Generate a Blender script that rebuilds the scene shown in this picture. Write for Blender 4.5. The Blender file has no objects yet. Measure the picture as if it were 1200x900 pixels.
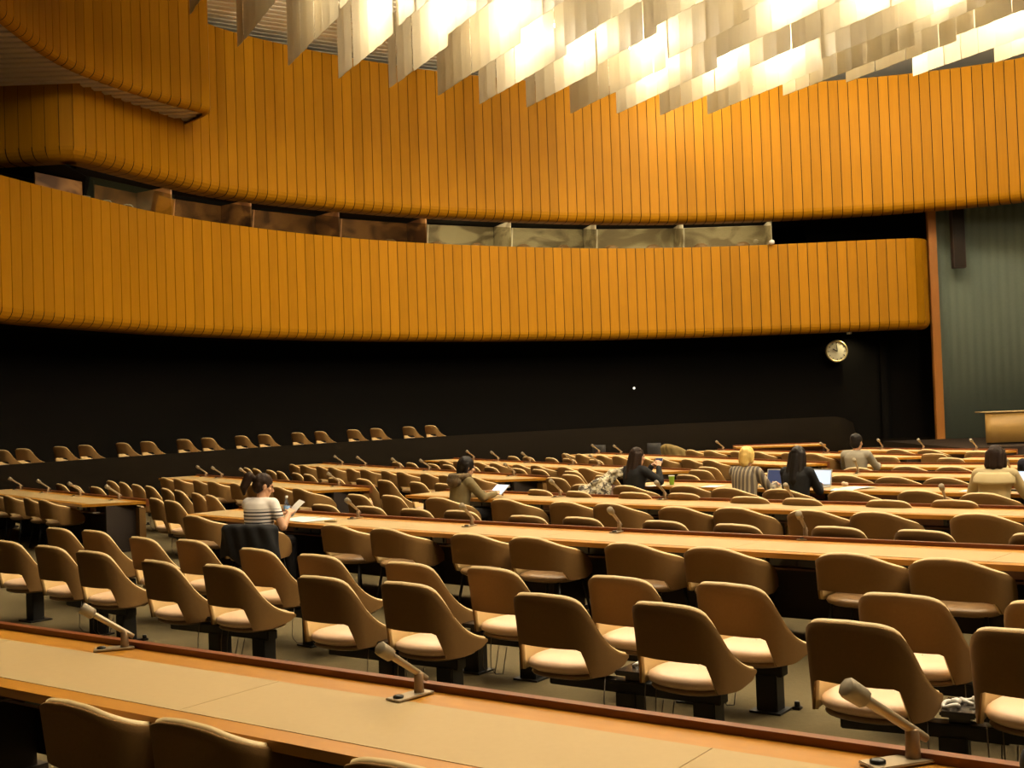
import bpy, bmesh, math, random
from mathutils import Vector, Matrix, noise
random.seed(7)
scn = bpy.context.scene
COL = scn.collection
PI = math.pi
def R(d): return math.radians(d)

# ------------------------------------------------------------------ materials
def nmat(name, base, rough=0.6, metal=0.0, spec=0.4, var=None, nscale=8.0, stretch=(1,1,1), emit=None, estr=0.0,
         trans=0.0, island=0.0, bump=0.0, bscale=200.0, coat=0.0, sheen=0.0, transl=0.0, sharp=0.0):
    m = bpy.data.materials.new(name); m.use_nodes = True
    nt = m.node_tree; N = nt.nodes; L = nt.links
    b = N['Principled BSDF']
    b.inputs['Base Color'].default_value = (*base, 1)
    b.inputs['Roughness'].default_value = rough
    b.inputs['Metallic'].default_value = metal
    b.inputs['Specular IOR Level'].default_value = spec
    if coat: b.inputs['Coat Weight'].default_value = coat
    if sheen: b.inputs['Sheen Weight'].default_value = sheen
    if trans: b.inputs['Transmission Weight'].default_value = trans
    if emit:
        b.inputs['Emission Color'].default_value = (*emit, 1); b.inputs['Emission Strength'].default_value = estr
    src = None
    if var is not None:
        tc = N.new('ShaderNodeTexCoord'); mp = N.new('ShaderNodeMapping'); mp.inputs['Scale'].default_value = stretch
        nz = N.new('ShaderNodeTexNoise'); nz.inputs['Scale'].default_value = nscale; nz.inputs['Detail'].default_value = 5
        L.new(tc.outputs['Object'], mp.inputs['Vector']); L.new(mp.outputs['Vector'], nz.inputs['Vector'])
        mx = N.new('ShaderNodeMix'); mx.data_type = 'RGBA'
        mx.inputs['A'].default_value = (*base, 1); mx.inputs['B'].default_value = (*var, 1)
        fo = nz.outputs['Fac']
        if sharp:
            mr0 = N.new('ShaderNodeMapRange'); mr0.inputs['From Min'].default_value = .5-sharp; mr0.inputs['From Max'].default_value = .5+sharp
            L.new(fo, mr0.inputs['Value']); fo = mr0.outputs['Result']; nz.inputs['Detail'].default_value = 1.5; nz.inputs['Distortion'].default_value = 1.2
        L.new(fo, mx.inputs['Factor']); src = mx.outputs['Result']
    if island:
        gi = N.new('ShaderNodeNewGeometry'); hs = N.new('ShaderNodeHueSaturation')
        mr = N.new('ShaderNodeMapRange'); mr.inputs['To Min'].default_value = 1 - island; mr.inputs['To Max'].default_value = 1 + island
        L.new(gi.outputs['Random Per Island'], mr.inputs['Value']); L.new(mr.outputs['Result'], hs.inputs['Value'])
        if src: L.new(src, hs.inputs['Color'])
        else: hs.inputs['Color'].default_value = (*base, 1)
        src = hs.outputs['Color']
    if src: L.new(src, b.inputs['Base Color'])
    if bump:
        tc2 = N.new('ShaderNodeTexCoord'); n2 = N.new('ShaderNodeTexNoise'); n2.inputs['Scale'].default_value = bscale
        bp = N.new('ShaderNodeBump'); bp.inputs['Strength'].default_value = bump; bp.inputs['Distance'].default_value = .01
        L.new(tc2.outputs['Object'], n2.inputs['Vector']); L.new(n2.outputs['Fac'], bp.inputs['Height']); L.new(bp.outputs['Normal'], b.inputs['Normal'])
    if transl:
        tl = N.new('ShaderNodeBsdfTranslucent'); tl.inputs['Color'].default_value = (*base, 1)
        ms = N.new('ShaderNodeMixShader'); ms.inputs['Fac'].default_value = transl
        out = N['Material Output']; L.new(b.outputs['BSDF'], ms.inputs[1]); L.new(tl.outputs['BSDF'], ms.inputs[2]); L.new(ms.outputs['Shader'], out.inputs['Surface'])
    return m

M = {}
M['wood'] = nmat('wood_planks', (.385,.172,.0045), .5, var=(.315,.134,.003), nscale=3, stretch=(6,6,.35), island=.09, spec=.1)
M['gap'] = nmat('plank_gap', (.02,.008,.002), .9)
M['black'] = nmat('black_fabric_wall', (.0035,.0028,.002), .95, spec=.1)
M['parapet'] = nmat('dark_parapet', (.0085,.006,.0035), .9, spec=.05, var=(.0065,.0045,.0027), nscale=3)
M['carpet'] = nmat('olive_carpet', (.150,.118,.062), .95, spec=.1, var=(.115,.09,.046), nscale=30, bump=.3, bscale=400)
M['baffle'] = nmat('pale_metal_sheet', (.66,.60,.46), .5, spec=.4, var=(.58,.53,.40), nscale=1.5, transl=.30, island=.05)
M['slat'] = nmat('white_ceiling_slat', (.85,.80,.66), .6)
M['soffit'] = nmat('soffit_metal', (.74,.66,.60), .42, metal=.3, var=(.55,.48,.43), nscale=2, stretch=(.4,6,1))
M['curtain'] = nmat('green_curtain', (.175,.215,.178), .9, spec=.1, var=(.155,.19,.158), nscale=12)
M['shell'] = nmat('brown_shell_fabric', (.225,.120,.036), .75, spec=.2, var=(.19,.10,.029), nscale=60, bump=.12, bscale=300)
M['lining'] = nmat('tan_vinyl_lining', (.72,.54,.27), .5, spec=.4, var=(.67,.50,.245), nscale=20)
M['seat'] = nmat('cream_vinyl_seat', (.75,.535,.36), .42, spec=.4, var=(.70,.49,.32), nscale=10)
M['seatbrown'] = nmat('brown_leather_seat', (.27,.165,.075), .38, spec=.5, var=(.22,.13,.06), nscale=12)
M['metalblack'] = nmat('black_painted_steel', (.010,.009,.008), .5)
M['tray'] = nmat('dark_glossy_tray', (.03,.022,.016), .25)
M['deskwood'] = nmat('golden_desk_wood', (.48,.215,.018), .4, var=(.40,.165,.012), nscale=6, stretch=(1,6,6), spec=.4)
M['lip'] = nmat('red_brown_desk_lip', (.20,.058,.016), .35, var=(.15,.040,.011), nscale=8)
M['beige'] = nmat('beige_desk_inlay', (.455,.328,.155), .6, var=(.425,.305,.14), nscale=40, spec=.3)
M['apron'] = nmat('dark_red_apron', (.12,.042,.018), .5, var=(.09,.03,.013), nscale=10)
M['deskdark'] = nmat('dark_desk_support', (.022,.013,.008), .6)
M['console'] = nmat('black_console', (.008,.007,.007), .3)
M['knob'] = nmat('console_grey', (.25,.21,.16), .5)
M['micbody'] = nmat('champagne_microphone', (.40,.32,.21), .4, metal=.5)
M['michead'] = nmat('microphone_mesh_head', (.30,.25,.17), .6, metal=.3)
M['micpost'] = nmat('bronze_post', (.30,.20,.11), .45, metal=.4)
M['white'] = nmat('white_plastic', (.78,.76,.70), .35)
M['cable'] = nmat('grey_cable', (.16,.13,.10), .5)
M['trimwood'] = nmat('trim_wood', (.42,.17,.03), .45, var=(.33,.12,.02), nscale=5, stretch=(6,6,.4))
M['speaker'] = nmat('brown_speaker', (.045,.026,.018), .6)
M['podium'] = nmat('podium_wood', (.42,.25,.07), .45, var=(.37,.215,.055), nscale=5, stretch=(1,1,.3))
M['clockface'] = nmat('cream_clock_face', (.62,.56,.40), .5)
M['clockrim'] = nmat('brass_clock_rim', (.70,.56,.28), .3, metal=.7)
M['ink'] = nmat('dark_ink', (.02,.016,.012), .6)
M['lampbody'] = nmat('lamp_housing', (.5,.48,.42), .5)
M['lampglow'] = nmat('lamp_glow', (1,.9,.7), .5, emit=(1,.84,.55), estr=40)
M['indic'] = nmat('indicator_glow', (1,1,.9), .5, emit=(1,.95,.8), estr=1.2)
M['reflbrown'] = nmat('booth_brown_reflection', (.40,.19,.055), .6, var=(.13,.05,.014), nscale=.8, stretch=(1,1,1.6), sharp=.10)  # brown blotches painted in for the reflections in the left panes
M['reflgrey'] = nmat('booth_grey_reflection', (.46,.42,.29), .6, var=(.21,.175,.11), nscale=.75, stretch=(1,1,1.8), sharp=.07)  # grey blotches painted in for the reflections in the right panes
M['frame'] = nmat('window_frame_metal', (.015,.012,.01), .7)
M['paper'] = nmat('white_paper', (.85,.83,.77), .7)
M['skin'] = nmat('skin', (.62,.36,.22), .55, var=(.56,.31,.18), nscale=12)
M['eye'] = nmat('eye_dark', (.03,.02,.015), .2)
M['hairbrown'] = nmat('brown_hair', (.034,.017,.009), .6, spec=.2, var=(.018,.009,.005), nscale=40, stretch=(4,4,.5))
M['hairblack'] = nmat('black_hair', (.012,.008,.006), .5, spec=.25, var=(.006,.004,.003), nscale=40, stretch=(4,4,.5))
M['hairblond'] = nmat('blond_hair', (.88,.64,.22), .5, var=(.72,.48,.12), nscale=30, stretch=(3,3,1))
M['navy'] = nmat('navy_cloth', (.012,.014,.026), .85)
M['blackcloth'] = nmat('black_cloth', (.008,.008,.009), .85, var=(.012,.012,.014), nscale=12)
M['olive'] = nmat('olive_parka', (.21,.16,.07), .75, var=(.16,.12,.05), nscale=8)
M['fur'] = nmat('grizzled_fur', (.24,.17,.09), .95, var=(.05,.03,.016), nscale=45, bump=.8, bscale=120)
M['beigecoat'] = nmat('beige_coat', (.62,.50,.27), .7, var=(.54,.43,.22), nscale=9)
M['greysuit'] = nmat('grey_suit', (.34,.31,.24), .75, var=(.29,.26,.20), nscale=25)
M['darktrouser'] = nmat('dark_trousers', (.015,.013,.014), .85)
M['bluescreen'] = nmat('pale_blue_screen', (.5,.6,.8), .3, emit=(.62,.78,1.0), estr=.85)
M['navyscreen'] = nmat('dim_blue_screen', (.03,.04,.09), .25, emit=(.05,.06,.12), estr=.8)
M['silver'] = nmat('silver_laptop', (.66,.66,.64), .35, metal=.3)
M['green'] = nmat('green_paper_cup', (.22,.42,.03), .5)
M['scarf'] = nmat('cream_scarf', (.80,.72,.52), .85, var=(.09,.07,.05), nscale=16, sharp=.10)
M['plaid'] = nmat('plaid_cloth', (.22,.05,.045), .8, var=(.40,.33,.25), nscale=22)
M['greychair'] = nmat('charcoal_fabric', (.045,.043,.042), .85, var=(.035,.033,.032), nscale=20)
M['olivecloth'] = nmat('olive_mustard_cloth', (.24,.17,.055), .8, var=(.19,.13,.04), nscale=10)
M['bagcloth'] = nmat('dark_navy_bag', (.010,.012,.018), .7)
M['bluelabel'] = nmat('blue_bottle_label', (.20,.36,.62), .5)
M['tissue'] = nmat('pink_tissue', (.72,.52,.36), .8)

def glass_mat(name, tint, gloss, refl=(.9,.88,.8)):
    m = bpy.data.materials.new(name); m.use_nodes = True
    nt = m.node_tree; N = nt.nodes; L = nt.links; N.remove(N['Principled BSDF'])
    t = N.new('ShaderNodeBsdfTransparent'); t.inputs['Color'].default_value = (*tint, 1)
    g = N.new('ShaderNodeBsdfGlossy'); g.inputs['Color'].default_value = (*refl, 1); g.inputs['Roughness'].default_value = .02
    x = N.new('ShaderNodeMixShader'); x.inputs['Fac'].default_value = gloss
    L.new(t.outputs[0], x.inputs[1]); L.new(g.outputs[0], x.inputs[2]); L.new(x.outputs[0], N['Material Output'].inputs['Surface'])
    return m
M['glass'] = glass_mat('booth_glass', (.80,.78,.68), .22)
M['bottle'] = glass_mat('clear_bottle_plastic', (.80,.86,.90), .18, (.9,.95,1))

def stripe_mat(name, a, b, scale, axis='Z', lo=0.0, width=.5):
    """cloth with woven stripes along one object axis (the pattern of the cloth itself)"""
    m = bpy.data.materials.new(name); m.use_nodes = True
    nt = m.node_tree; N = nt.nodes; L = nt.links; bs = N['Principled BSDF']; bs.inputs['Roughness'].default_value = .85
    tc = N.new('ShaderNodeTexCoord'); sp = N.new('ShaderNodeSeparateXYZ'); L.new(tc.outputs['Object'], sp.inputs[0])
    def mth(op, v, c=None):
        n = N.new('ShaderNodeMath'); n.operation = op; L.new(v, n.inputs[0])
        if c is not None: n.inputs[1].default_value = c
        return n.outputs[0]
    v = sp.outputs[axis]
    f = mth('FRACT', mth('MULTIPLY', v, scale)); s = mth('LESS_THAN', f, width)
    if lo:
        k = mth('LESS_THAN', v, lo); mm = N.new('ShaderNodeMath'); mm.operation = 'MULTIPLY'; L.new(s, mm.inputs[0]); L.new(k, mm.inputs[1]); s = mm.outputs[0]
    nz = N.new('ShaderNodeTexNoise'); nz.inputs['Scale'].default_value = 25
    mx = N.new('ShaderNodeMix'); mx.data_type = 'RGBA'; mx.inputs['A'].default_value = (*a,1); mx.inputs['B'].default_value = (*b,1)
    L.new(s, mx.inputs['Factor']); L.new(mx.outputs['Result'], bs.inputs['Base Color'])
    return m
M['stripetee'] = stripe_mat('white_navy_striped_cotton', (.88,.82,.76), (.03,.028,.04), 27, 'Z', .93, .38)
M['stripewoven'] = stripe_mat('grey_cream_woven_stripes', (.13,.105,.085), (.38,.32,.22), 19, 'X', 0, .42)

# ------------------------------------------------------------------ mesh builder
class MB:
    def __init__(s): s.v = []; s.f = []; s.mi = []; s.sm = []
    def add(s, vs, fs, mi=0, sm=False):
        o = len(s.v); s.v += [tuple(v) for v in vs]
        for f in fs: s.f.append(tuple(i+o for i in f)); s.mi.append(mi); s.sm.append(sm)
    def box(s, c, size, rz=0.0, mi=0, bev=0.0, rx=0.0, ry=0.0):
        hx,hy,hz = size[0]/2,size[1]/2,size[2]/2
        rot = Matrix.Rotation(rz,3,'Z') @ Matrix.Rotation(ry,3,'Y') @ Matrix.Rotation(rx,3,'X')
        if bev > 0:
            bm = bmesh.new(); bmesh.ops.create_cube(bm, size=1)
            for v in bm.verts: v.co = Vector((v.co.x*size[0], v.co.y*size[1], v.co.z*size[2]))
            bmesh.ops.bevel(bm, geom=bm.edges[:], offset=min(bev,.45*min(size)), segments=2, affect='EDGES')
            bm.verts.index_update()
            s.add([rot@v.co + Vector(c) for v in bm.verts], [[v.index for v in f.verts] for f in bm.faces], mi, False); bm.free(); return
        vs = [rot@Vector((x*hx,y*hy,z*hz))+Vector(c) for x in(-1,1) for y in(-1,1) for z in(-1,1)]
        s.add(vs, [(0,1,3,2),(4,6,7,5),(0,4,5,1),(2,3,7,6),(0,2,6,4),(1,5,7,3)], mi)
    def tube(s, pts, rad, n=8, mi=0, cap=True):
        pts = [Vector(p) for p in pts]; rads = rad if isinstance(rad,(list,tuple)) else [rad]*len(pts)
        vs = []; prev = None
        for i,p in enumerate(pts):
            t = (pts[min(i+1,len(pts)-1)]-pts[max(i-1,0)]).normalized()
            if prev is None:
                a = Vector((0,0,1)) if abs(t.z) < .9 else Vector((1,0,0)); x = t.cross(a).normalized()
            else: x = (prev - t*prev.dot(t)).normalized()
            prev = x; y = t.cross(x)
            for k in range(n):
                w = 2*PI*k/n; vs.append(p + (x*math.cos(w)+y*math.sin(w))*rads[i])
        fs = []
        for i in range(len(pts)-1):
            for k in range(n):
                k2 = (k+1)%n; fs.append((i*n+k, i*n+k2, (i+1)*n+k2, (i+1)*n+k))
        if cap: fs.append(tuple(range(n-1,-1,-1))); fs.append(tuple((len(pts)-1)*n+k for k in range(n)))
        s.add(vs, fs, mi, True)
    def lathe(s, prof, c=(0,0,0), n=20, mi=0, sx=1, sy=1):
        vs = []; fs = []
        for r,z in prof:
            for k in range(n):
                w = 2*PI*k/n; vs.append((c[0]+r*math.cos(w)*sx, c[1]+r*math.sin(w)*sy, c[2]+z))
        for i in range(len(prof)-1):
            for k in range(n):
                k2 = (k+1)%n; fs.append((i*n+k, i*n+k2, (i+1)*n+k2, (i+1)*n+k))
        fs.append(tuple(range(n-1,-1,-1))); fs.append(tuple((len(prof)-1)*n+k for k in range(n)))
        s.add(vs, fs, mi, True)
    def ell(s, c, r, n=16, m=10, mi=0, rot=None):
        vs = []; fs = []
        for i in range(m+1):
            th = PI*i/m
            for k in range(n):
                w = 2*PI*k/n; q = Vector((r[0]*math.sin(th)*math.cos(w), r[1]*math.sin(th)*math.sin(w), r[2]*math.cos(th)))
                if rot: q = rot @ q
                vs.append(Vector(c)+q)
        for i in range(m):
            for k in range(n):
                k2 = (k+1)%n; fs.append((i*n+k, (i+1)*n+k, (i+1)*n+k2, i*n+k2))
        s.add(vs, fs, mi, True)
    def cap(s, a, b, ra, rb, n=10, mi=0):
        """tapered limb with round ends"""
        a = Vector(a); b = Vector(b); d = (b-a); l = d.length; t = d/l if l > 1e-6 else Vector((0,0,1))
        pts = []; rr = []
        for w in (80,50,20): pts.append(a - t*ra*math.sin(R(w))); rr.append(ra*math.cos(R(w)))
        pts.append(a); rr.append(ra); pts.append(b); rr.append(rb)
        for w in (20,50,80): pts.append(b + t*rb*math.sin(R(w))); rr.append(rb*math.cos(R(w)))
        s.tube(pts, rr, n, mi)
    def grid(s, rows, mi=0, sm=True, close=False):
        n = len(rows[0]); vs = [p for r in rows for p in r]; fs = []
        for i in range(len(rows)-1):
            for k in range(n-1 if not close else n):
                k2 = (k+1)%n; fs.append((i*n+k, i*n+k2, (i+1)*n+k2, (i+1)*n+k))
        s.add(vs, fs, mi, sm)
    def mesh(s, name):
        me = bpy.data.meshes.new(name); me.from_pydata(s.v, [], s.f)
        me.polygons.foreach_set('material_index', s.mi); me.polygons.foreach_set('use_smooth', s.sm); me.update(); return me
    def build(s, name, mats, parent=None, fix=False):
        me = s.mesh(name)
        for m in (mats if isinstance(mats,(list,tuple)) else [mats]): me.materials.append(m)
        if fix:
            bm = bmesh.new(); bm.from_mesh(me); bmesh.ops.recalc_face_normals(bm, faces=bm.faces); bm.to_mesh(me); bm.free()
        o = bpy.data.objects.new(name, me); COL.objects.link(o)
        if parent: o.parent = parent
        return o

def tag(o, label=None, cat=None, group=None, kind=None):
    if label: o['label'] = label
    if cat: o['category'] = cat
    if group: o['group'] = group
    if kind: o['kind'] = kind
    return o
def thing(name, label, cat, loc=(0,0,0), rz=0.0, group=None):
    o = bpy.data.objects.new(name, None); o.empty_display_size = .1; COL.objects.link(o)
    o.location = loc; o.rotation_euler = (0,0,rz); return tag(o, label, cat, group)
def struct(o): o['kind'] = 'structure'; return o
def kids(o): return [c for c in o.children]
def dup(root, loc, rz, label, group, scale=None):
    r = root.copy(); COL.objects.link(r); r.location = loc; r.rotation_euler = (0,0,rz)
    if scale: r.scale = scale
    tag(r, label, None, group)
    for ch in root.children:
        c = ch.copy(); COL.objects.link(c); c.parent = r
        for g in ch.children:
            d = g.copy(); COL.objects.link(d); d.parent = c
    return r
ORD = ['first','second','third','fourth','fifth','sixth','seventh','eighth','ninth','tenth','eleventh','twelfth','thirteenth','fourteenth','fifteenth','sixteenth','seventeenth','eighteenth','nineteenth','twentieth','twenty-first','twenty-second','twenty-third','twenty-fourth','twenty-fifth']

def catmull(pts, step):
    P = [Vector(p) for p in pts]; out = []
    for i in range(len(P)-1):
        p0 = P[max(i-1,0)]; p1 = P[i]; p2 = P[i+1]; p3 = P[min(i+2,len(P)-1)]
        for k in range(24):
            t = k/24; out.append(.5*((2*p1)+(p2-p0)*t+(2*p0-5*p1+4*p2-p3)*t*t+(-p0+3*p1-3*p2+p3)*t**3))
    out.append(P[-1])
    res = [out[0]]; acc = 0
    for a,b in zip(out,out[1:]):
        d = (b-a).length; 
        while acc + d >= step:
            f = (step-acc)/d; a = a.lerp(b,f); res.append(a.copy()); d = (b-a).length; acc = 0
        acc += d
    if (res[-1]-out[-1]).length > step*.4: res.append(out[-1])
    return res
def offset(path, d):
    """shift a plan path away from the hall (to its left-hand side)"""
    o = []
    for i,p in enumerate(path):
        t = (path[min(i+1,len(path)-1)]-path[max(i-1,0)]).normalized(); o.append(p + Vector((-t.y,t.x))*d)
    return o

# ------------------------------------------------------------------ camera
F = 1350.0; ROLL = .036; PITCH = math.atan(30/F); EYE = Vector((0,0,1.9))
fw = Vector((0,math.cos(PITCH),math.sin(PITCH))); up0 = Vector((0,-math.sin(PITCH),math.cos(PITCH))); r0 = Vector((1,0,0))
cr = math.cos(ROLL)*r0 - math.sin(ROLL)*up0; cu = math.sin(ROLL)*r0 + math.cos(ROLL)*up0
cd = bpy.data.cameras.new('camera'); cam = bpy.data.objects.new('camera', cd); COL.objects.link(cam)
cd.sensor_width = 36; cd.lens = 36*F/1200; cd.clip_start = .05; cd.clip_end = 300
cam.matrix_world = Matrix(((cr.x,cu.x,-fw.x,EYE.x),(cr.y,cu.y,-fw.y,EYE.y),(cr.z,cu.z,-fw.z,EYE.z),(0,0,0,1)))
scn.camera = cam

# ------------------------------------------------------------------ room shell
BAND = [(-12.0,21.5),(-11.75,23.4),(-11.29,25.69),(-10.4,28.44),(-9.18,31.46),(-7.43,34.08),(-5.25,36.47),(-2.68,38.42),(.17,39.96),(3.23,41.17),(6.38,41.75),(9.51,41.85),(12.53,41.6),(14.4,41.5),(15.1,41.75),(15.45,42.3)]
UPPER = [(-19,28.7),(-15,28.55),(-12.49,28.44),(-11.1,28.3),(-10.5,28.55),(-9.73,30.36),(-8.61,32.93),(-7.49,34.49),(-5.23,36.56),(-2.65,38.39),(.21,39.87),(3.26,41.09),(6.42,41.78),(9.55,41.85),(12.53,41.5),(15.37,40.79),(17.89,39.62),(20.4,37.6),(23,34.6)]
FASC = [(-9.6,16.0),(-10.0,20.0),(-10.08,23.1),(-10.06,26.14),(-9.55,28.05),(-8.66,29.97),(-8.1,30.8),(-7.93,31.15),(-8.1,31.6),(-8.95,32.55)]
def plank_wall(name, path, z0, z1, r, step=.35, gap=.026, under=.35):
    P = catmull(path, step); m = MB()
    prof = [(0,z1)] + [(0,z0+r)] + [(r*(1-math.cos(w)), z0+r-r*math.sin(w)) for w in (R(18),R(36),R(54),R(72),R(90))] + [(r+under,z0)]
    for i in range(len(P)-1):
        a,b = P[i],P[i+1]; t = (b-a).normalized(); n = Vector((-t.y,t.x)); a2 = a+t*gap/2; b2 = b-t*gap/2
        rows = []
        for d,z in prof: rows.append([(a2.x+n.x*d,a2.y+n.y*d,z),(b2.x+n.x*d,b2.y+n.y*d,z)])
        m.grid(rows, 0, False)
        th = .03
        for q in (a2,b2): m.add([(q.x,q.y,z1),(q.x,q.y,z0+r),(q.x+n.x*th,q.y+n.y*th,z0+r),(q.x+n.x*th,q.y+n.y*th,z1)], [(0,1,2,3)], 0)
        m.add([(a2.x,a2.y,z1),(b2.x,b2.y,z1),(b2.x+n.x*th,b2.y+n.y*th,z1),(a2.x+n.x*th,a2.y+n.y*th,z1)], [(0,1,2,3)], 0)
    o1 = offset(P,.03)
    rows = [[(p.x,p.y,z1-.002) for p in o1], [(p.x,p.y,z0+r) for p in o1]]
    for w in (R(30),R(60),R(90)):
        oo = offset(P, .03+(r-.0)*(1-math.cos(w))); rows.append([(p.x,p.y,z0+r-(r-.03)*math.sin(w)) for p in oo])
    oo = offset(P, r+under+.03); rows.append([(p.x,p.y,z0+.03) for p in oo])
    m.grid(rows, 1, True)
    back = offset(P,.3)
    m.grid([[(p.x,p.y,z1-.01) for p in o1],[(p.x,p.y,z1-.01) for p in back],[(p.x,p.y,z0+.4) for p in back]], 1, False)
    return struct(m.build(name, [M['wood'],M['gap']])), P
band_o, BP = plank_wall('wall_balcony', BAND, 4.30, 7.565, .30)
upper_o, UP = plank_wall('wall_upper', UPPER, 8.50, 13.42, .32)
fasc_o, FP = plank_wall('wall_gallery', FASC, 10.25, 15.2, .20, .34, .026, .02)

def strip_wall(name, path, z0, z1, mat, thick=.15):
    m = MB(); a = path; b = offset(path, thick)
    m.grid([[(p.x,p.y,z0) for p in a],[(p.x,p.y,z1) for p in a],[(p.x,p.y,z1) for p in b],[(p.x,p.y,z0) for p in b]], 0, True)
    return struct(m.build(name, mat))
def slab(name, pa, pb, z0, z1, mat):
    m = MB()
    m.grid([[(p.x,p.y,z0) for p in pa],[(p.x,p.y,z0) for p in pb],[(p.x,p.y,z1) for p in pb],[(p.x,p.y,z1) for p in pa],[(p.x,p.y,z0) for p in pa]], 0, False)
    return struct(m.build(name, mat))
BPo = BP[:-2]
back = offset(BPo, 2.3)
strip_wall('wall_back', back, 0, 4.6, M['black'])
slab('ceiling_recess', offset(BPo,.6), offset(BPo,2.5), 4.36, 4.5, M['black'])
booth_back = offset(BPo, 3.6)
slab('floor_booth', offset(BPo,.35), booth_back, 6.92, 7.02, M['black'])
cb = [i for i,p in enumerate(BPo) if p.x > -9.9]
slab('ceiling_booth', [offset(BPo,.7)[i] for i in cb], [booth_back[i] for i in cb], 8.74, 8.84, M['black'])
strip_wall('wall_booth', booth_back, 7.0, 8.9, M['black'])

# floor and ceiling
m = MB(); m.box((-15.3,30.7,8.78), (7.6,2.8,.10)); m.box((-15.3,32.1,7.95), (7.6,.1,1.75)); struct(m.build('ceiling_void', M['black']))
m = MB(); m.box((4,22,-.1), (64,64,.2)); struct(m.build('floor', M['carpet']))
m = MB(); m.box((4,18,14.05), (60,56,.2)); struct(m.build('ceiling', M['slat']))
m = MB()
for i in range(110):
    q = 12 + i*.34
    d = Vector((.86,.51)); n = Vector((-.51,.86)); c = Vector((2,0)) + n*q*1.0
    m.box((c.x, c.y, 13.78), (52,.22,.05), math.atan2(d.y,d.x))
struct(m.build('trim_1', M['slat']))          # slatted ceiling lining
# soffit of the projecting gallery
fp = [p for p in FP]
def wx(y): return -18.5 if y < 28.35 else min(UP, key=lambda p: abs(p.y-y) + (9 if p.x < -10.6 else 0)).x
ys = [16+i*.2 for i in range(83)]
def fx0(y): return min([p for p in FP if p.y <= 32.6], key=lambda p: abs(p.y-y)).x
m = MB(); m.grid([[(wx(y)-.05,y,10.40),(max(fx0(y)-.10,wx(y)-.04),y,10.40)] for y in ys], 0, False)
struct(m.build('ceiling_gallery', M['soffit']))
m = MB()
def fx(y):
    pts = [p for p in FP if p.y <= 31.0]; return min(pts, key=lambda p: abs(p.y-y)).x
for i in range(45):
    y = 16.6 + i*.36
    xr = fx0(y)-.24; xl = -18.5 if y < 28.2 else -10.9+(y-28.3)*.95
    xl = wx(y); 
    if xr-xl > .2: m.box(((xr+xl)/2, y, 10.35), (xr-xl,.22,.05))
struct(m.build('trim_2', M['soffit']))
m = MB(); m.box((16.0,44.2,4.6),(9,.2,9.4)); struct(m.build('wall_front', M['black']))
# right-hand dark frame strip, green curtain
m = MB(); m.box((15.64,42.32,4.4), (.30,.22,8.9), 0, 0, .02); struct(m.build('trim_3', M['trimwood']))
m = MB(); m.box((15.1,43.5,.14), (9.0,.12,.28)); struct(m.build('baseboard_back', M['parapet']))
rows = [[],[],[]]
L0 = Vector((15.75,42.9)); L1 = Vector((24.5,41.2)); NN = 180
for i in range(NN+1):
    p = L0.lerp(L1, i/NN); n = Vector((.19,.98))
    for k,(z,a) in enumerate(((0,.003),(7.0,.004),(9.4,.05))):
        w = a*math.sin(i*2*PI/6.0) + .003*math.sin(i*.9)
        rows[k].append((p.x+n.x*w, p.y+n.y*w, z))
m = MB(); m.grid(rows, 0, True)
cu_o = tag(m.build('curtain', M['curtain']), 'tall dark green curtain hanging behind the speaker desk at right', 'curtain')
sol = cu_o.modifiers.new('thickness','SOLIDIFY'); sol.thickness = .02; sol.offset = 1
# column loudspeaker on the curtain
o = thing('column_loudspeaker', 'slim dark brown column loudspeaker hung against the green curtain', 'loudspeaker', (16.55,42.2,6.5))
m = MB(); m.box((0,0,1.12), (.46,.28,2.26), 0, 0, .02); m.build('cabinet', M['speaker'], o)
m = MB(); m.box((0,-.15,1.12), (.38,.02,2.16)); 
for k in range(26): m.box((0,-.163,.08+k*.083), (.37,.008,.02))
m.build('grille', M['tray'], o)
m = MB(); m.tube([(0,0,2.2),(0,0,3.0)], .02); m.build('hanger', M['metalblack'], o)
# dais and podium
m = MB(); m.box((20,38.4,.13), (13,7.6,.26)); struct(m.build('floor_dais', M['deskdark']))
o = thing('speaker_podium', 'pale wooden curved speaker desk in front of the green curtain', 'podium', (16.7,36.0,.26))
m = MB(); rows = []
for z in (.06,1.0):
    rows.append([(x*1.85, .30*x*x, z) for x in [i/10 for i in range(-10,11)]])
m.grid(rows, 0, True); pf = m.build('front_panel', M['podium'], o); s_ = pf.modifiers.new('thickness','SOLIDIFY'); s_.thickness = .05
m = MB(); rows = [[(x*1.9, .30*x*x-.05, 1.0) for x in [i/10 for i in range(-10,11)]],[(x*1.9, .30*x*x+.65, 1.0) for x in [i/10 for i in range(-10,11)]]]
m.grid(rows, 0, True); pf = m.build('desk_top', M['beige'], o); s_ = pf.modifiers.new('thickness','SOLIDIFY'); s_.thickness = .04; s_.offset = 1
m = MB(); m.grid([[(x*1.8, .30*x*x+.06, z) for x in [i/10 for i in range(-10,11)]] for z in (0,.06)], 0, True); m.build('plinth', M['deskdark'], o)

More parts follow.
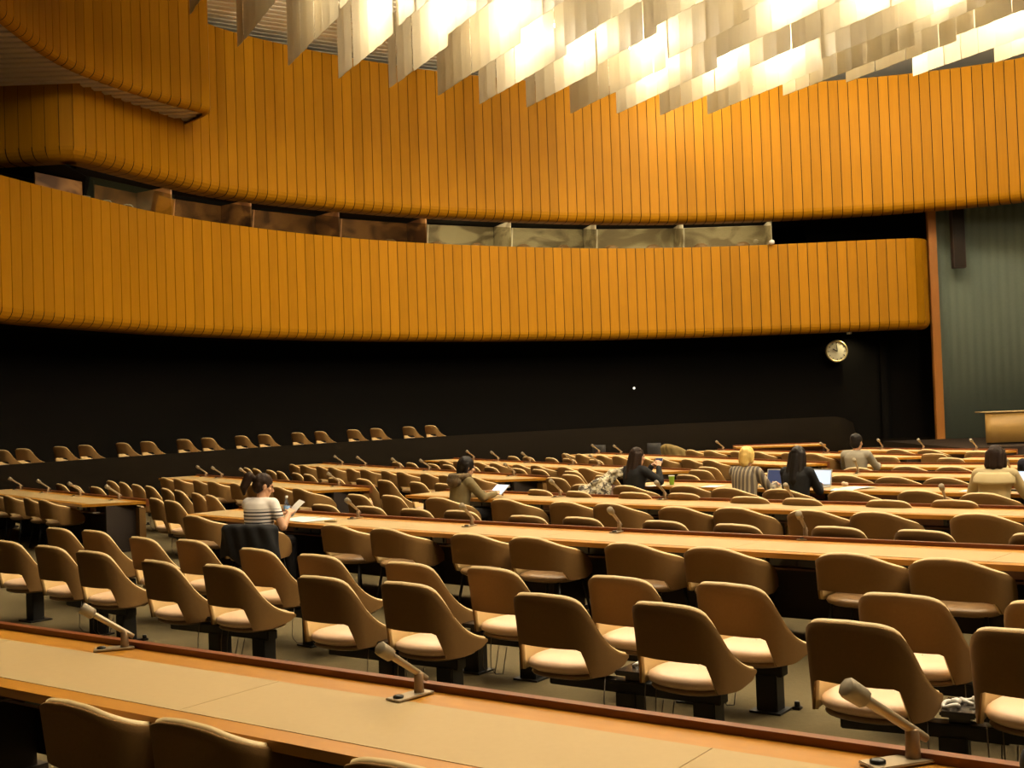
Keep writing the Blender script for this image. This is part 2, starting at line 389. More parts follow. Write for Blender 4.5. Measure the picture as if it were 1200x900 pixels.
# curved parapet with chairs behind it
PAR = [(-12.6,23.0,1.07),(-11.28,25.3,1.08),(-9.95,27.0,1.09),(-8.95,28.3,1.10),(-6.2,31.9,1.13),(-1.88,35.4,1.16),(2.84,38.15,1.19),(5.66,39.2,1.21),(9.18,40.2,1.23),(11.4,40.55,1.245),(12.1,40.62,1.25)]
pp = catmull(PAR, .3); m = MB()
def par_prof(i, p, nl):
    end = min(1.0, (nl-1-i)*.3/1.0); drop = 1-math.sqrt(max(0, 1-(1-end)**2))
    return p.z - drop*.85
rows = [[],[],[],[]]
p2 = [Vector((p.x,p.y)) for p in pp]; po = offset(p2,.16)
for i,(p,q) in enumerate(zip(pp,po)):
    z = par_prof(i,p,len(pp))
    rows[0].append((p.x,p.y,0)); rows[1].append((p.x,p.y,z)); rows[2].append((q.x,q.y,z)); rows[3].append((q.x,q.y,0))
m.grid(rows, 0, True); struct(m.build('wall_parapet', M['parapet']))
# raised deck behind the parapet
deck_in = [(p,q) for p,q in zip(po, offset(p2,3.1)) if p.x < 1.5]
m = MB(); zr = lambda p: .66 + (p.x+11.3)*.0105
m.grid([[(a.x,a.y,zr(a)) for a,b in deck_in],[(b.x,b.y,zr(b)) for a,b in deck_in],[(b.x,b.y,0) for a,b in deck_in]], 0, False)
struct(m.build('floor_tier', M['black']))

# booth windows
def near_idx(path, x):
    return min(range(len(path)), key=lambda i: abs(path[i].x-x))
PX = [-9.96,-8.60,-6.85,-4.77,-2.18,.62,3.49,6.59,9.72]
gl = offset(BPo, 1.15)
BIDX = [near_idx(BPo,x) for x in PX]
for k in range(8):
    i0,i1 = BIDX[k],BIDX[k+1]; seg = gl[i0:i1+1]
    w = thing('window_%d'%(k+1), None, None, (0,0,0)); struct(w)
    a,b = seg[0],seg[-1]; t = (b-a).normalized(); n = Vector((-t.y,t.x)); mid = (a+b)/2; ln = (b-a).length-.06
    m = MB(); rz = math.atan2(t.y,t.x); tilt = R(9)
    m.box((mid.x,mid.y,7.82), (ln,.012,1.22), rz, 0, 0, tilt); m.build('pane', M['glass'], w)
    m = MB()
    for zz,off in ((7.2,.10),): m.box((mid.x+n.x*off,mid.y+n.y*off,zz), (ln+.06,.03,.03), rz)
    m.build('rail', M['frame'], w)
    # booth interior: rear panel and partition, with the pane reflections painted on
    bk = offset(BPo, 2.75); pa,pb = bk[i0],bk[i1]; md = (pa+pb)/2; l2 = (pb-pa).length
    m = MB(); m.box((md.x,md.y,7.86), (l2-.04,.05,1.66), rz); struct(m.build('wall_booth_panel', M['reflbrown'] if k < 4 else M['reflgrey']))
    pt = gl[i1]; pr = bk[i1]; c = (pt+pr)/2; d = pr-pt
    m = MB(); m.box((c.x,c.y,7.86), (d.length-.15,.05,1.66), math.atan2(d.y,d.x)); struct(m.build('wall_partition', M['reflbrown'] if k < 4 else M['reflgrey']))
    # shallow counter and two rounded chairs added for the brown arcs in the reflections
    q = offset(BPo, 1.75); md2 = (q[i0]+q[i1])/2
    m = MB(); m.box((md2.x,md2.y,7.55), (ln-.2,.5,.04), rz); struct(m.build('trim_%d'%(4+k), M['deskwood']))
    la = bpy.data.lights.new('booth_fill_light','AREA'); la.shape = 'RECTANGLE'; la.size = ln*.8; la.size_y = .10; la.energy = 34 if k < 4 else 85; la.color = (1,.80,.50)  # added fill, hidden behind the upper wall, to brighten the booth
    lo = bpy.data.objects.new('booth_fill_light', la); COL.objects.link(lo); q3 = offset(BPo, .90); md3 = (q3[i0]+q3[i1])/2
    lo.location = (md3.x,md3.y,8.66); lo.rotation_euler = (R(40),0,rz)
    for s_ in (-.25,.25):
        q4 = offset(BPo,2.15); c4 = (q4[i0]+q4[i1])/2 + t*ln*s_
        o = thing('added_booth_chair', 'added brown chair behind booth window %s from the left, %s seat'%(ORD[k],'left' if s_<0 else 'right'), 'chair', (c4.x,c4.y,7.02), rz, 'added chairs in the booths')
        m = MB(); rows = []
        for zz,hw in ((.45,.16),(.55,.26),(.75,.30),(.9,.27),(.98,.14)): rows.append([(u*hw, .10*u*u, zz) for u in (-1,-.6,-.2,.2,.6,1)])
        m.grid(rows); bo = m.build('backrest', M['seatbrown'], o); sd = bo.modifiers.new('thickness','SOLIDIFY'); sd.thickness = .05
        m = MB(); m.lathe([(.05,.40),(.24,.42),(.26,.46),(.22,.49),(.03,.5)], (0,-.2*-1,0), 16); m.build('seat', M['seatbrown'], o)
        m = MB(); m.tube([(0,.2,0),(0,.2,.41)], .03); m.lathe([(.22,0),(.2,.03),(.04,.06)], (0,.2,0), 14); m.build('pedestal', M['metalblack'], o)
for j,px in enumerate((-9.75,-9.45,-9.15)):
    i = near_idx(BPo,px); p = offset(BPo,1.45)[i]
    tag_o = MB(); tag_o.tube([(p.x,p.y,7.57),(p.x+.0,p.y,7.9),(p.x-.08,p.y-.02,8.02),(p.x-.22,p.y-.05,8.04),(p.x-.36,p.y-.06,7.98)], .014, 8)
    tag_o.lathe([(.02,0),(.06,.01),(.05,.05)], (p.x,p.y,7.57), 12)
    tag(tag_o.build('booth_desk_lamp', M['white']), 'thin white gooseneck desk lamp in leftmost booth window, %s from left'%ORD[j], 'microphone', 'gooseneck desk lamps in the booth')  # white curves in the pane, built as unlit gooseneck desk lamps
o = MB(); o.lathe([(.05,0),(.10,.03),(.10,.12),(.04,.16)], (9.62,41.75,7.565), 14)
tag(o.build('rail_lamp', M['white']), 'small pale lamp on balcony rail right of the last booth window', 'lamp')

# wall clock with its little lamp, and the indicator light
ck = thing('wall_clock', 'round cream wall clock with brass rim on the dark wall', 'clock', (12.28,43.42,3.66))
def disc(m, r, y, n=40, mi=0, th=.03):
    vs = [(r*math.cos(2*PI*k/n), y, r*math.sin(2*PI*k/n)) for k in range(n)] + [(r*math.cos(2*PI*k/n), y+th, r*math.sin(2*PI*k/n)) for k in range(n)]
    m.add(vs, [tuple(range(n))] + [(k,(k+1)%n,n+(k+1)%n,n+k) for k in range(n)], mi)
m = MB(); disc(m, .37, -.03); m.build('face', M['clockface'], ck)
m = MB(); m.tube([(.385*math.cos(2*PI*k/40), -.035, .385*math.sin(2*PI*k/40)) for k in range(41)], .032, 8, cap=False); disc(m,.40,.0,40,0,.1); m.build('rim', M['clockrim'], ck)
m = MB()
for k in range(12):
    a = 2*PI*k/12; m.box((.31*math.sin(a),-.036,.31*math.cos(a)), (.022,.008,.06), 0, 0, 0, 0, a)
m.build('hour_marks', M['ink'], ck)
m = MB(); m.box((.0,-.05,.12),(.03,.008,.28),0,0,0,0,R(-5)); m.build('minute_hand', M['ink'], ck)
m = MB(); m.box((-.075,-.045,.045),(.036,.008,.19),0,0,0,0,R(-60)); m.build('hour_hand', M['ink'], ck)
lp = MB(); lp.lathe([(.09,0),(.10,.02),(.10,.14),(.03,.16)], (12.72,43.22,4.28), 14)
tag(lp.build('wall_lamp', M['lampbody']), 'small downlight tucked under the balcony above the clock', 'lamp')
def light(kind, name, loc, energy, color, rot=(0,0,0), **kw):
    l = bpy.data.lights.new(name, kind); l.energy = energy; l.color = color
    for k,v in kw.items(): setattr(l,k,v)
    o = bpy.data.objects.new(name, l); COL.objects.link(o); o.location = loc; o.rotation_euler = rot; return o
light('SPOT','clock_downlight',(12.72,43.22,4.28), 160, (1,.84,.48), (R(14),0,0), spot_size=R(140), spot_blend=.9, shadow_soft_size=.06)
lp = MB(); lp.ell((4.58,43.3,2.54),(.045,.03,.045)); tag(lp.build('indicator_light', M['indic']), 'tiny glowing indicator light on the dark wall under balcony', 'light')

LAMP_W = 330
# ------------------------------------------------------------------ hanging ceiling baffles and the lamps between them
TIPS = [(-5.0,15.0),(-6.0,18.4),(-6.6,21.4),(-6.9,24.2),(-7.3,27.0),(-6.77,29.5),(-5.81,31.24),(-4.62,32.61),(-3.3,33.73),(-1.94,34.74),(-.7,35.89),(.78,36.5),(2.21,37.44),(3.74,37.66),(5.22,38.1),(6.82,38.2),(8.9,36.2),(10.5,34.9),(12.4,34.5),(14.4,33.4),(16.4,32.4),(18.4,31.2)]  # leftmost strips hang out of view, added for light blocking and extra lamps
DIR = Vector((.461,-.887)); PERP = Vector((.887,.461))
rb = random.Random(11)
for k,(tx,ty) in enumerate(TIPS):
    root = thing('ceiling_baffle', 'hanging strip of pale metal ceiling sheets, %s from the left'%ORD[k], 'ceiling baffle', (tx,ty,11.5), math.atan2(DIR.y,DIR.x), 'parallel hanging ceiling baffles')
    u = 0.0; j = 0
    while u < 27:
        L = rb.choice((3.0,3.6,4.8,6.0)) if j else rb.choice((4.2,5.4)); low = .035*u + (0 if j == 0 else rb.uniform(-.10,.16)); dv = rb.uniform(-.10,.10) if j else 0
        m = MB(); n = int(round(L/.6))
        for i in range(n):
            a = u+i*.6; lean = rb.uniform(-.02,.02)
            top = 2.05 + .02*i
            z0 = low + (0.0 if i else 0)
            # each sheet is a thin, slightly dished plate
            rows = []
            for q in range(5):
                x = a+.006+(.588)*q/4; y = dv + lean + .03*math.sin(PI*q/4)*.6
                rows.append((x,y))
            fr = [[(x,y,z0) for x,y in rows],[(x,y,top) for x,y in rows],[(x,y+.008,top) for x,y in rows],[(x,y+.008,z0) for x,y in rows],[(x,y,z0) for x,y in rows]]
            m.grid(fr, 0, False)
            m.add([(rows[0][0],rows[0][1],z0),(rows[0][0],rows[0][1],top),(rows[0][0],rows[0][1]+.008,top),(rows[0][0],rows[0][1]+.008,z0)],[(0,1,2,3)])
        m.tube([(u+.1,dv,2.0),(u+.1,dv,2.3)], .006, 5); m.tube([(u+L-.1,dv,2.0),(u+L-.1,dv,2.3)], .006, 5)
        m.build('baffle_section', M['baffle'], root)
        u += L; j += 1
lampmesh = None
NL = 0
for k,(tx,ty) in enumerate(TIPS):
    for t in ((5.0,12.0,18.0,24.0,30.0) if k < 5 else (2.6,9.0,16.0,22.5,29.0) if k < 15 else (-1.2,3.0,9.0,16.0,22.5)):
        p = Vector((tx,ty)) + DIR*(t+ (k%3)*.9) + PERP*.82
        if p.y < 1.5 or p.x > 22: continue
        if lampmesh is None:
            m = MB(); m.lathe([(.16,.02),(.17,0),(.17,.34),(.05,.40)], (0,0,0), 16, 0); m.lathe([(.15,.015),(.15,.025)], (0,0,-.02), 16, 1)
            o = m.build('ceiling_lamp', [M['lampbody'],M['lampglow']]); lampmesh = o
        else:
            o = lampmesh.copy(); COL.objects.link(o)
        o.location = (p.x,p.y,12.98)
        tag(o, 'round ceiling lamp glowing between the hanging metal strips', 'lamp', 'ceiling lamps between the baffles')
        light('POINT','ceiling_lamp_light',(p.x,p.y,12.74), LAMP_W, (1,.85,.62), shadow_soft_size=.16); NL += 1

# ------------------------------------------------------------------ seats
def lerp_tab(tab, s):
    for (a,va),(b,vb) in zip(tab,tab[1:]):
        if s <= b:
            f = (s-a)/(b-a); f = f*f*(3-2*f); return va+(vb-va)*f
    return tab[-1][1]
def pchip(tab, s):
    n = len(tab); h = [tab[i+1][0]-tab[i][0] for i in range(n-1)]; d = [(tab[i+1][1]-tab[i][1])/h[i] for i in range(n-1)]
    m = [d[0]] + [0 if d[i-1]*d[i] <= 0 else 2*d[i-1]*d[i]/(d[i-1]+d[i]) for i in range(1,n-1)] + [d[-1]]
    for i in range(n-1):
        if s <= tab[i+1][0] or i == n-2:
            t = (s-tab[i][0])/h[i]
            return (2*t**3-3*t*t+1)*tab[i][1]+(t**3-2*t*t+t)*h[i]*m[i]+(3*t*t-2*t**3)*tab[i+1][1]+(t**3-t*t)*h[i]*m[i+1]
def shell_pair(plan, ztop, zbot, lean, th0, th1, t, mo, mi_, nrow=7, wide=.0):
    """curved seat shell: outer skin and inner padded lining, as two meshes"""
    half = catmull([Vector((x,y)) for x,y in plan], .028)
    full = [Vector((-p.x,p.y)) for p in reversed(half[1:])] + half     # left tip ... rear ... right tip
    n = len(half)-1; N_ = len(full)
    def P(i, f, d):
        s = abs(i-n)/n; z0 = lerp_tab(zbot,s); z1 = pchip(ztop,s); z = z0+(z1-z0)*f
        p = full[i]; tt = (full[min(i+1,N_-1)]-full[max(i-1,0)]).normalized(); nn = Vector((-tt.y,tt.x))   # points inwards
        q = p + nn*d; rear = max(0, -q.y/.28); k = 1+wide*(z-.45)
        return (q.x*k, q.y - lean*max(0,z-.40)*rear, z)
    out = []
    for d0,d1,inset in ((th0,th1,0.0),):
        pass
    for name,da,db,mat,ext in (('shell',0,th0,mo,0.0),('lining',th0,th1,mi_,.012)):
        rows = []
        for r in range(nrow): rows.append([P(i, r/(nrow-1), da) for i in range(N_)])
        topi = [P(i,1,(da+db)/2) for i in range(N_)]; topi = [(x,y,z+.006+ext) for x,y,z in topi]; rows.append(topi)
        for r in range(nrow-1,-1,-1): rows.append([P(i, r/(nrow-1), db) for i in range(N_)])
        rows.append(rows[0])
        m = MB(); m.grid(rows, 0, True)
        e0 = [r[0] for r in rows[:-1]]; e1 = [r[-1] for r in rows[:-1]]
        m.add(e0, [tuple(range(len(e0)))]); m.add(e1, [tuple(range(len(e1)-1,-1,-1))])
        m.build(name, mat, t, True)
def cushion(m, hx, y0, y1, z0, z1, pw=2.6, crown=.02, n=28, mi=0, back=1.0):
    cy = (y0+y1)/2; hy = (y1-y0)/2; rows = []
    for s,z in ((.02,z0-.0),(.86,z0),(.97,z0+.25*(z1-z0)),(1.0,z0+.5*(z1-z0)),(.97,z0+.8*(z1-z0)),(.88,z1),(.6,z1+crown*.7),(.3,z1+crown),(.02,z1+crown)):
        r = []
        for k in range(n):
            w = 2*PI*k/n; c,s2 = math.cos(w),math.sin(w)
            r.append((hx*s*math.copysign(abs(c)**(2/pw),c), cy+hy*s*math.copysign(abs(s2)**(2/pw),s2), z))
        rows.append(r)
    m.grid(rows, mi, True, True)
PLAN_A = [(0,-.285),(.10,-.280),(.20,-.255),(.265,-.195),(.290,-.10),(.295,.0),(.285,.10),(.262,.20)]
def make_shell_chair():
    t = thing('shell_chair', 'x', 'chair')
    shell_pair(PLAN_A, [(0,.806),(.20,.799),(.29,.785),(.355,.757),(.43,.68),(.53,.565),(.66,.475),(.82,.42),(1,.385)], [(0,.50),(.30,.50),(.345,.47),(.375,.33),(.6,.325),(.85,.345),(1,.372)], .16, .012, .030, t, M['shell'], M['lining'], 7, .06)
    m = MB(); cushion(m, .262, -.265, .27, .335, .405); m.build('seat', M['seat'], t, True)
    m = MB(); cushion(m, .245, -.24, .22, .30, .338, crown=0); m.build('seat_pan', M['seatbrown'], t, True)
    return t
PLAN_C = [(0,-.285),(.12,-.28),(.23,-.25),(.30,-.17),(.325,-.05),(.322,.08),(.300,.20)]
def make_tub_chair():
    t = thing('tub_chair', 'x', 'chair')
    shell_pair(PLAN_C, [(0,.788),(.15,.781),(.30,.752),(.45,.712),(.65,.668),(.82,.620),(.93,.565),(1,.51)], [(0,.515),(.30,.515),(.42,.50),(.52,.42),(.8,.42),(1,.45)], .14, .014, .034, t, M['shell'], M['lining'], 7, .03)
    m = MB(); cushion(m, .285, -.25, .27, .395, .455); m.build('seat', M['seatbrown'], t, True)
    for sx in (-1,1):
        for sy in (-1,1):
            m = MB(); m.tube([(sx*.20, .01+sy*.17, .40),(sx*.255, .01+sy*.235, 0)], [.015,.011], 8); m.build('leg', M['metalblack'], t)
    return t
PROTO = {'A':make_shell_chair(), 'C':make_tub_chair()}
USED = {'A':False,'C':False}
rc = random.Random(5)
def seat(kind, x, y, heading, label, group, z=0.0, jit=3.0, scale=None):
    rz = R(heading + rc.uniform(-jit,jit))
    if not USED[kind]:
        USED[kind] = True; o = PROTO[kind]; o.location = (x,y,z); o.rotation_euler = (0,0,rz); tag(o,label,None,group)
        if scale: o.scale = scale
        return o
    return dup(PROTO[kind], (x,y,z), rz, label, group, scale)
BASE = None
def make_base():
    t = thing('seat_beam', 'x', 'seat base')
    m = MB(); m.box((0,0,.255), (1.14,.10,.07), 0, 0, .006); m.build('beam', M['metalblack'], t)
    for ux in (-.03,.47):
        m = MB(); m.box((ux,0,.115), (.135,.125,.23), 0, 0, .006); m.box((ux,0,.006), (.20,.19,.012)); m.build('pedestal', M['metalblack'], t)
    m = MB(); m.box((0,.06,.345), (.17,.30,.03), 0, 0, .008); m.box((0,.02,.31), (.10,.08,.05)); m.build('tray', M['tray'], t)
    for ux in (-.42,.40):
        m = MB(); m.box((ux,0,.296), (.20,.20,.012)); m.build('mounting_plate', M['metalblack'], t)
    m = MB(); m.box((.60,.10,.010), (.05,.05,.02), 0, 0, .004); m.lathe([(.018,.02),(.018,.045),(.012,.05)], (.60,.10,0), 10); m.build('floor_connector', M['console'], t)
    for ux in (-.14,.13,.20):
        m = MB(); m.tube([(ux,-.10,.32),(ux+.006,-.13,.20),(ux+.012,-.14,.08),(ux+.03,-.11,.03),(ux+.05,-.05,.02),(ux+.055,.0,.20)], .0035, 5); m.build('hanging_cable', M['cable'], t)
    return t
def seat_base(x, y, heading, label, group):
    global BASE
    if BASE is None:
        BASE = make_base(); o = BASE; o.location = (x,y,0); o.rotation_euler = (0,0,R(heading)); tag(o,label,None,group); return o
    return dup(BASE, (x,y,0), R(heading), label, group)
def make_single_base(x, y, heading, label):
    t = thing('seat_pedestal', label, 'seat base', (x,y,0), R(heading), 'single seat pedestals')
    m = MB(); m.box((0,0,.15), (.13,.12,.30), 0, 0, .006); m.box((0,0,.006), (.24,.22,.012)); m.build('pedestal', M['metalblack'], t)
    m = MB(); m.box((0,0,.296), (.20,.20,.012)); m.build('mounting_plate', M['metalblack'], t)
ROWS = [
['c1','C',-35.5,[(-1.64,4.89),(-1.07,4.52),(-.24,3.93)]],
['a','A',-39.2,[(-4.76,11.36),(-4.09,10.74),(-3.5,10.18),(-2.65,9.32),(-2.05,8.9),(-1.18,8.1),(-.55,7.67),(.32,7.02),(.99,6.54),(1.79,5.86),(2.48,5.5)]],
['b','A',-40.4,[(-4.72,12.55),(-4.17,12.1),(-3.38,11.21),(-2.81,10.81),(-2.01,9.91),(-1.41,9.34),(-.63,8.66),(0,8.22),(.81,7.6),(1.45,7.15),(2.27,6.57),(2.92,6.14)]],
['c2','C',-41,[(-3.58,13.72),(-2.6,12.25),(-1.65,11.93),(-1.08,11.39),(-.25,10.65),(.29,10.19),(1.08,9.5),(1.66,9.04),(2.53,8.42),(3.06,7.98)]],
['d3','A',-41.5,[(-2.19,14.46),(-1.59,13.95),(-.98,13.34),(-.45,12.9),(.27,12.01),(.82,11.61),(1.55,10.98),(2.13,10.45),(2.89,9.96),(3.45,9.49),(4.17,8.99)]],
['c3','C',-41.5,[(-.82,15.15),(.05,14.5),(.76,13.78),(1.25,13.32),(1.91,12.58),(2.45,12.25),(3.1,11.68),(3.62,11.28),(4.41,10.78)]],
['d4','A',-42,[(1.65,14.6),(2.22,14.18),(2.82,13.34),(3.32,12.86),(4.06,12.28),(4.65,12.02)]],
['c4','C',-42,[(1.72,16.12),(2.46,15.72),(2.90,15.02),(3.46,14.5),(4.13,13.93),(4.85,13.56),(5.33,12.92)]],
['c5','C',-41,[(4.87,16.67),(5.34,15.97),(5.83,15.48),(6.5,14.42)]],
['c6','C',-41,[(5.54,18.3),(6.29,18.2),(6.80,17.7)]],
['c7','A',-45,[(6.89,21.03),(7.58,19.75),(7.86,21.32),(8.77,21.6)]],
['l1n','C',-50.4,[(-8.51,19.53),(-8.03,18.95),(-7.36,18.14),(-6.88,17.56)]],
['l1f','A',-50.4,[(-8.3,21.8),(-7.82,21.22),(-7.14,20.4)]],
['l1g','A',-58,[(-7.52,22.3),(-7.05,21.6),(-6.5,20.66),(-6.05,19.99),(-5.5,19.1),(-5.1,18.46),(-4.58,17.6),(-4.2,16.98)]],
['l1h','A',-52,[(-4.95,16.75),(-4.55,16.15)]],
['l2n','C',-54.3,[(-6.75,23.15),(-6.31,22.54),(-5.69,21.68),(-5.25,21.07),(-4.63,20.21),(-4.2,19.6),(-3.58,18.74),(-3.14,18.13)]],
['l2f','A',-54.3,[(-2.95,20.45),(-2.37,19.82),(-1.93,19.21),(-1.32,18.35),(-.88,17.74)]],
['l2g','A',-62,[(-5.74,25.94),(-5.39,25.28),(-4.89,24.34),(-4.54,23.68),(-4.04,22.74),(-3.69,22.08)]],
['l3n','C',-60,[(-4.99,27.35),(-4.61,26.7),(-4.08,25.78),(-3.71,25.13),(-3.18,24.21),(-2.8,23.56),(-2.27,22.65),(-1.9,22.0),(-1.37,21.08),(-.99,20.43),(-.46,19.51)]],
['l3f','A',-60,[(-2.42,26.12),(-2.04,25.47),(-1.51,24.55),(-1.14,23.9),(-.61,22.98),(-.23,22.33),(.3,21.42),(.67,20.77),(1.2,19.85)]],
['l3g','A',-52,[(-1.98,16.05),(-1.45,15.6),(.53,15.67),(1.02,15.1),(.85,18.2),(1.12,18.85),(1.62,18.3)]],
['l4n','C',-62.2,[(-1.37,26.53),(-1.02,25.87),(-.52,24.93),(-.17,24.27),(.32,23.33),(.67,22.67),(1.17,21.73),(1.52,21.07)]],
['l4f','A',-62.2,[(.2,27.01),(.55,26.35),(1.04,25.41),(1.39,24.75),(1.89,23.81)]],
['l4g','A',-55,[(2.84,17.72),(3.2,18.85),(3.47,19.62),(3.85,18.7)]],
['l5n','C',-66.2,[(1.5,27.93),(1.8,27.25),(2.23,26.28),(2.53,25.59),(2.96,24.62),(3.26,23.94),(3.69,22.97),(4.0,22.28)]],
['l6n','C',-65.1,[(4.43,27.38),(4.75,26.7),(5.19,25.74),(5.51,25.06),(5.95,24.1),(6.27,23.41)]],
['l7n','C',-55.6,[(8.12,24.0),(8.55,23.38)]],
]
WHERE = {'c1':('brown','at the desk nearest the camera'),
'a':('tan','in first open row beyond nearest desk'),'b':('tan','in second open row beyond nearest desk'),
'c2':('brown','at second long desk from camera'),'d3':('tan','in open row behind second long desk'),
'c3':('brown','at third long desk from camera'),'d4':('tan','in open row behind third long desk'),
'c4':('brown','at fourth long desk from camera'),'c5':('brown','at fifth long desk from camera'),
'c6':('brown','at the desk of the grey-suited man'),'c7':('tan','among far desks beyond the grey-suited man'),
'l1n':('brown','at nearest left-hand desk'),'l1f':('tan','just behind nearest left-hand desk'),
'l1g':('tan','in open row before second left-hand desk'),'l1h':('tan','off right end of nearest left-hand desk'),
'l2n':('brown','at second left-hand desk'),'l2f':('tan','behind right end of second left-hand desk'),
'l2g':('tan','in open row before third left-hand desk'),
'l3n':('brown','at third left-hand desk'),'l3f':('tan','just behind third left-hand desk'),'l3g':('tan','in aisle around olive parka person'),
'l4n':('brown','at fourth left-hand desk'),'l4f':('tan','just behind fourth left-hand desk'),'l4g':('tan','in aisle beyond woman holding phone'),
'l5n':('brown','at fifth left-hand desk'),'l6n':('brown','at sixth left-hand desk'),'l7n':('brown','at farthest desk by the curtain')}
SPECIAL = {}
for key,kind,hd,pts in ROWS:
    col,where = WHERE[key]; pts = sorted(pts, key=lambda p: p[0]/p[1])
    nm = 'shell chair' if kind == 'A' else 'tub chair'
    for i,(x,y) in enumerate(pts):
        SPECIAL[(key,i)] = seat(kind, x, y, hd, '%s %s, %s from left, %s'%(col,nm,ORD[i],where), 'chairs %s'%where, jit=3 if kind=='A' else 2)
    if kind == 'A':
        i = 0; nb = 0
        while i < len(pts):
            a = Vector(pts[i])
            if i+1 < len(pts) and (Vector(pts[i+1])-a).length < .88:
                b = Vector(pts[i+1]); mid = (a+b)/2; d = b-a; h = math.degrees(math.atan2(d.y,d.x))
                if abs(h-hd) < 25:
                    seat_base(mid.x, mid.y, h, 'black beam under %s chair pair from left, %s'%(ORD[nb],where), 'seat beams %s'%where)
                    i += 2; nb += 1; continue
            make_single_base(a.x, a.y, hd, 'black pedestal under %s chair from left, %s'%(ORD[i],where)); i += 1
# chairs on the raised tier behind the parapet
PCH = [(-11.72,26.28,1.33),(-11.38,26.66,1.34),(-10.76,27.3,1.36),(-10.33,27.72,1.37),(-9.72,28.58,1.38),(-9.3,29.13,1.39),(-8.66,30.07,1.4),(-8.19,30.72,1.4),(-7.51,31.6,1.42),(-7.01,32.21,1.42),(-6.24,33.04,1.44),(-5.65,33.5,1.43),(-4.8,34.15,1.44),(-4.17,34.61,1.46),(-3.26,35.26,1.47),(-2.61,35.7,1.49)]
for i,(x,y,zt) in enumerate(PCH):
    hd = -30 - i*.7   # turned towards the far end of the hall
    z = .66 + (x+11.3)*.0105 + .0
    seat('A', x+.22, y+.05, hd, 'tan shell chair on the raised tier behind dark parapet, %s from left'%ORD[i], 'chairs behind the dark parapet', z+.05, 4, (1,1,.86))
    m = MB(); m.box((x+.22,y+.05,z+.15),(.12,.12,.31),R(hd)); tag(m.build('seat_post', M['metalblack']), 'black post under the %s chair from left behind the parapet'%ORD[i], 'seat base', 'posts behind the parapet')

# ------------------------------------------------------------------ desks
CONSOLE = None
def desk(name, label, FL, FR, depth=.85, sag=0.0, cutr=0.0, cutl=0.0, endpanel=False, group=None, detail=True):
    A = Vector(FL); B = Vector(FR); e = (B-A).normalized(); Ln = (B-A).length; n = Vector((-e.y,e.x)); mid = (A+B)/2
    root = thing(name, label, 'desk', (mid.x,mid.y,0), math.atan2(e.y,e.x), group)
    D = depth; sc = D/.85
    def uv(u, v):   # u 0..1 along, v from far edge (0) to near edge (D) -> local
        ul = cutl*v/D; ur = Ln - cutr*v/D; x = ul+(ur-ul)*u - Ln/2
        return x, -v - sag*(1-(2*u-1)**2)
    def sweep(m, v0, v1, z0, z1, u0=0., u1=1., mi=0, nn=None):
        nn = nn or max(2,int(Ln*(u1-u0)/.5)); rows = [[],[],[],[]]
        for i in range(nn+1):
            u = u0+(u1-u0)*i/nn; a = uv(u,v0); b = uv(u,v1)
            rows[0].append((*a,z0)); rows[1].append((*a,z1)); rows[2].append((*b,z1)); rows[3].append((*b,z0))
        m.grid(rows+[rows[0]], mi, False)
        for i in (0,-1): 
            q = [r[i] for r in rows]; m.add(q, [(0,1,2,3)], mi)
    m = MB(); sweep(m, .03, D, .695, .735); m.build('top', M['deskwood'], root, True)
    m = MB(); seg = max(1, round(Ln/1.9))
    for i in range(seg): sweep(m, .215*sc, .745*sc, .734, .7372, i/seg+.002/Ln, (i+1)/seg-.002/Ln)
    m.build('writing_surface', M['beige'], root, True)
    m = MB(); sweep(m, 0, .045, .66, .766); m.build('rear_lip', M['lip'], root, True)
    m = MB(); sweep(m, .655*sc, .675*sc, .615, .697, .01, .99); m.build('apron', M['apron'], root, True)
    m = MB(); sweep(m, .36*sc, .63*sc, .575, .590, .02, .98); m.build('shelf', M['apron'], root, True)
    m = MB(); sweep(m, .09, .11, .10, .66, .01, .99); m.build('modesty_panel', M['deskdark'], root, True)
    for i in range(seg+1):
        u = min(max(i/seg, .012), .988); a = uv(u,.34*sc); m = MB()
        m.box((a[0],a[1],.348), (.07,.46*sc,.695)); m.box((a[0],a[1],.02), (.12,.56*sc,.04)); m.build('leg', M['deskdark'], root)
    if endpanel:
        m = MB(); sweep(m, .05, .13, .02, .64, .90, 1.0); m.build('end_panel', M['shell'], root, True)
    if detail:
        nc = int(Ln/.93)
        for i in range(nc):
            a = uv((i+.5)/nc, .69*sc)
            m = MB(); m.box((a[0]-.02,a[1],.648), (.15,.022,.062), 0, 0, .004); m.box((a[0]+.16,a[1],.648), (.13,.022,.062), 0, 0, .004)
            m.box((a[0],a[1]+.008,.648), (.50,.012,.066)); m.lathe([(.02,0),(.018,.03),(.004,.034)], (a[0]-.20,a[1]-.0,.640), 10)
            m.build('headset_console', M['console'], root)
            m = MB(); m.box((a[0]+.38,a[1]+.03,.602), (.20,.10,.012)); m.build('pull_out_tray', M['knob'], root)
    root['_len'] = Ln
    return root
def ext(a, b, la, lb):
    a = Vector(a); b = Vector(b); e = (b-a).normalized(); return tuple(a-e*la), tuple(b+e*lb)
def near_to_far(a, b, d=.85):
    a = Vector(a); b = Vector(b); e = (b-a).normalized(); n = Vector((-e.y,e.x))*d; return tuple(a+n), tuple(b+n)
G = 'long curved rows of desks'
desk('long_desk','long beige-topped wooden desk nearest the camera, crossing the foreground', *ext((-3.06,6.80),(1.49,3.57),1.6,1.2), depth=.88, group=G)
desk('long_desk','second long desk from camera, where the striped-shirt woman sits', *near_to_far((-4.15,14.45),(4.75,6.72)), sag=.30, group=G)
desk('long_desk','third long desk from camera, where the olive parka person sits', *near_to_far((-1.58,16.45),(6.1,9.55)), sag=.25, group=G)
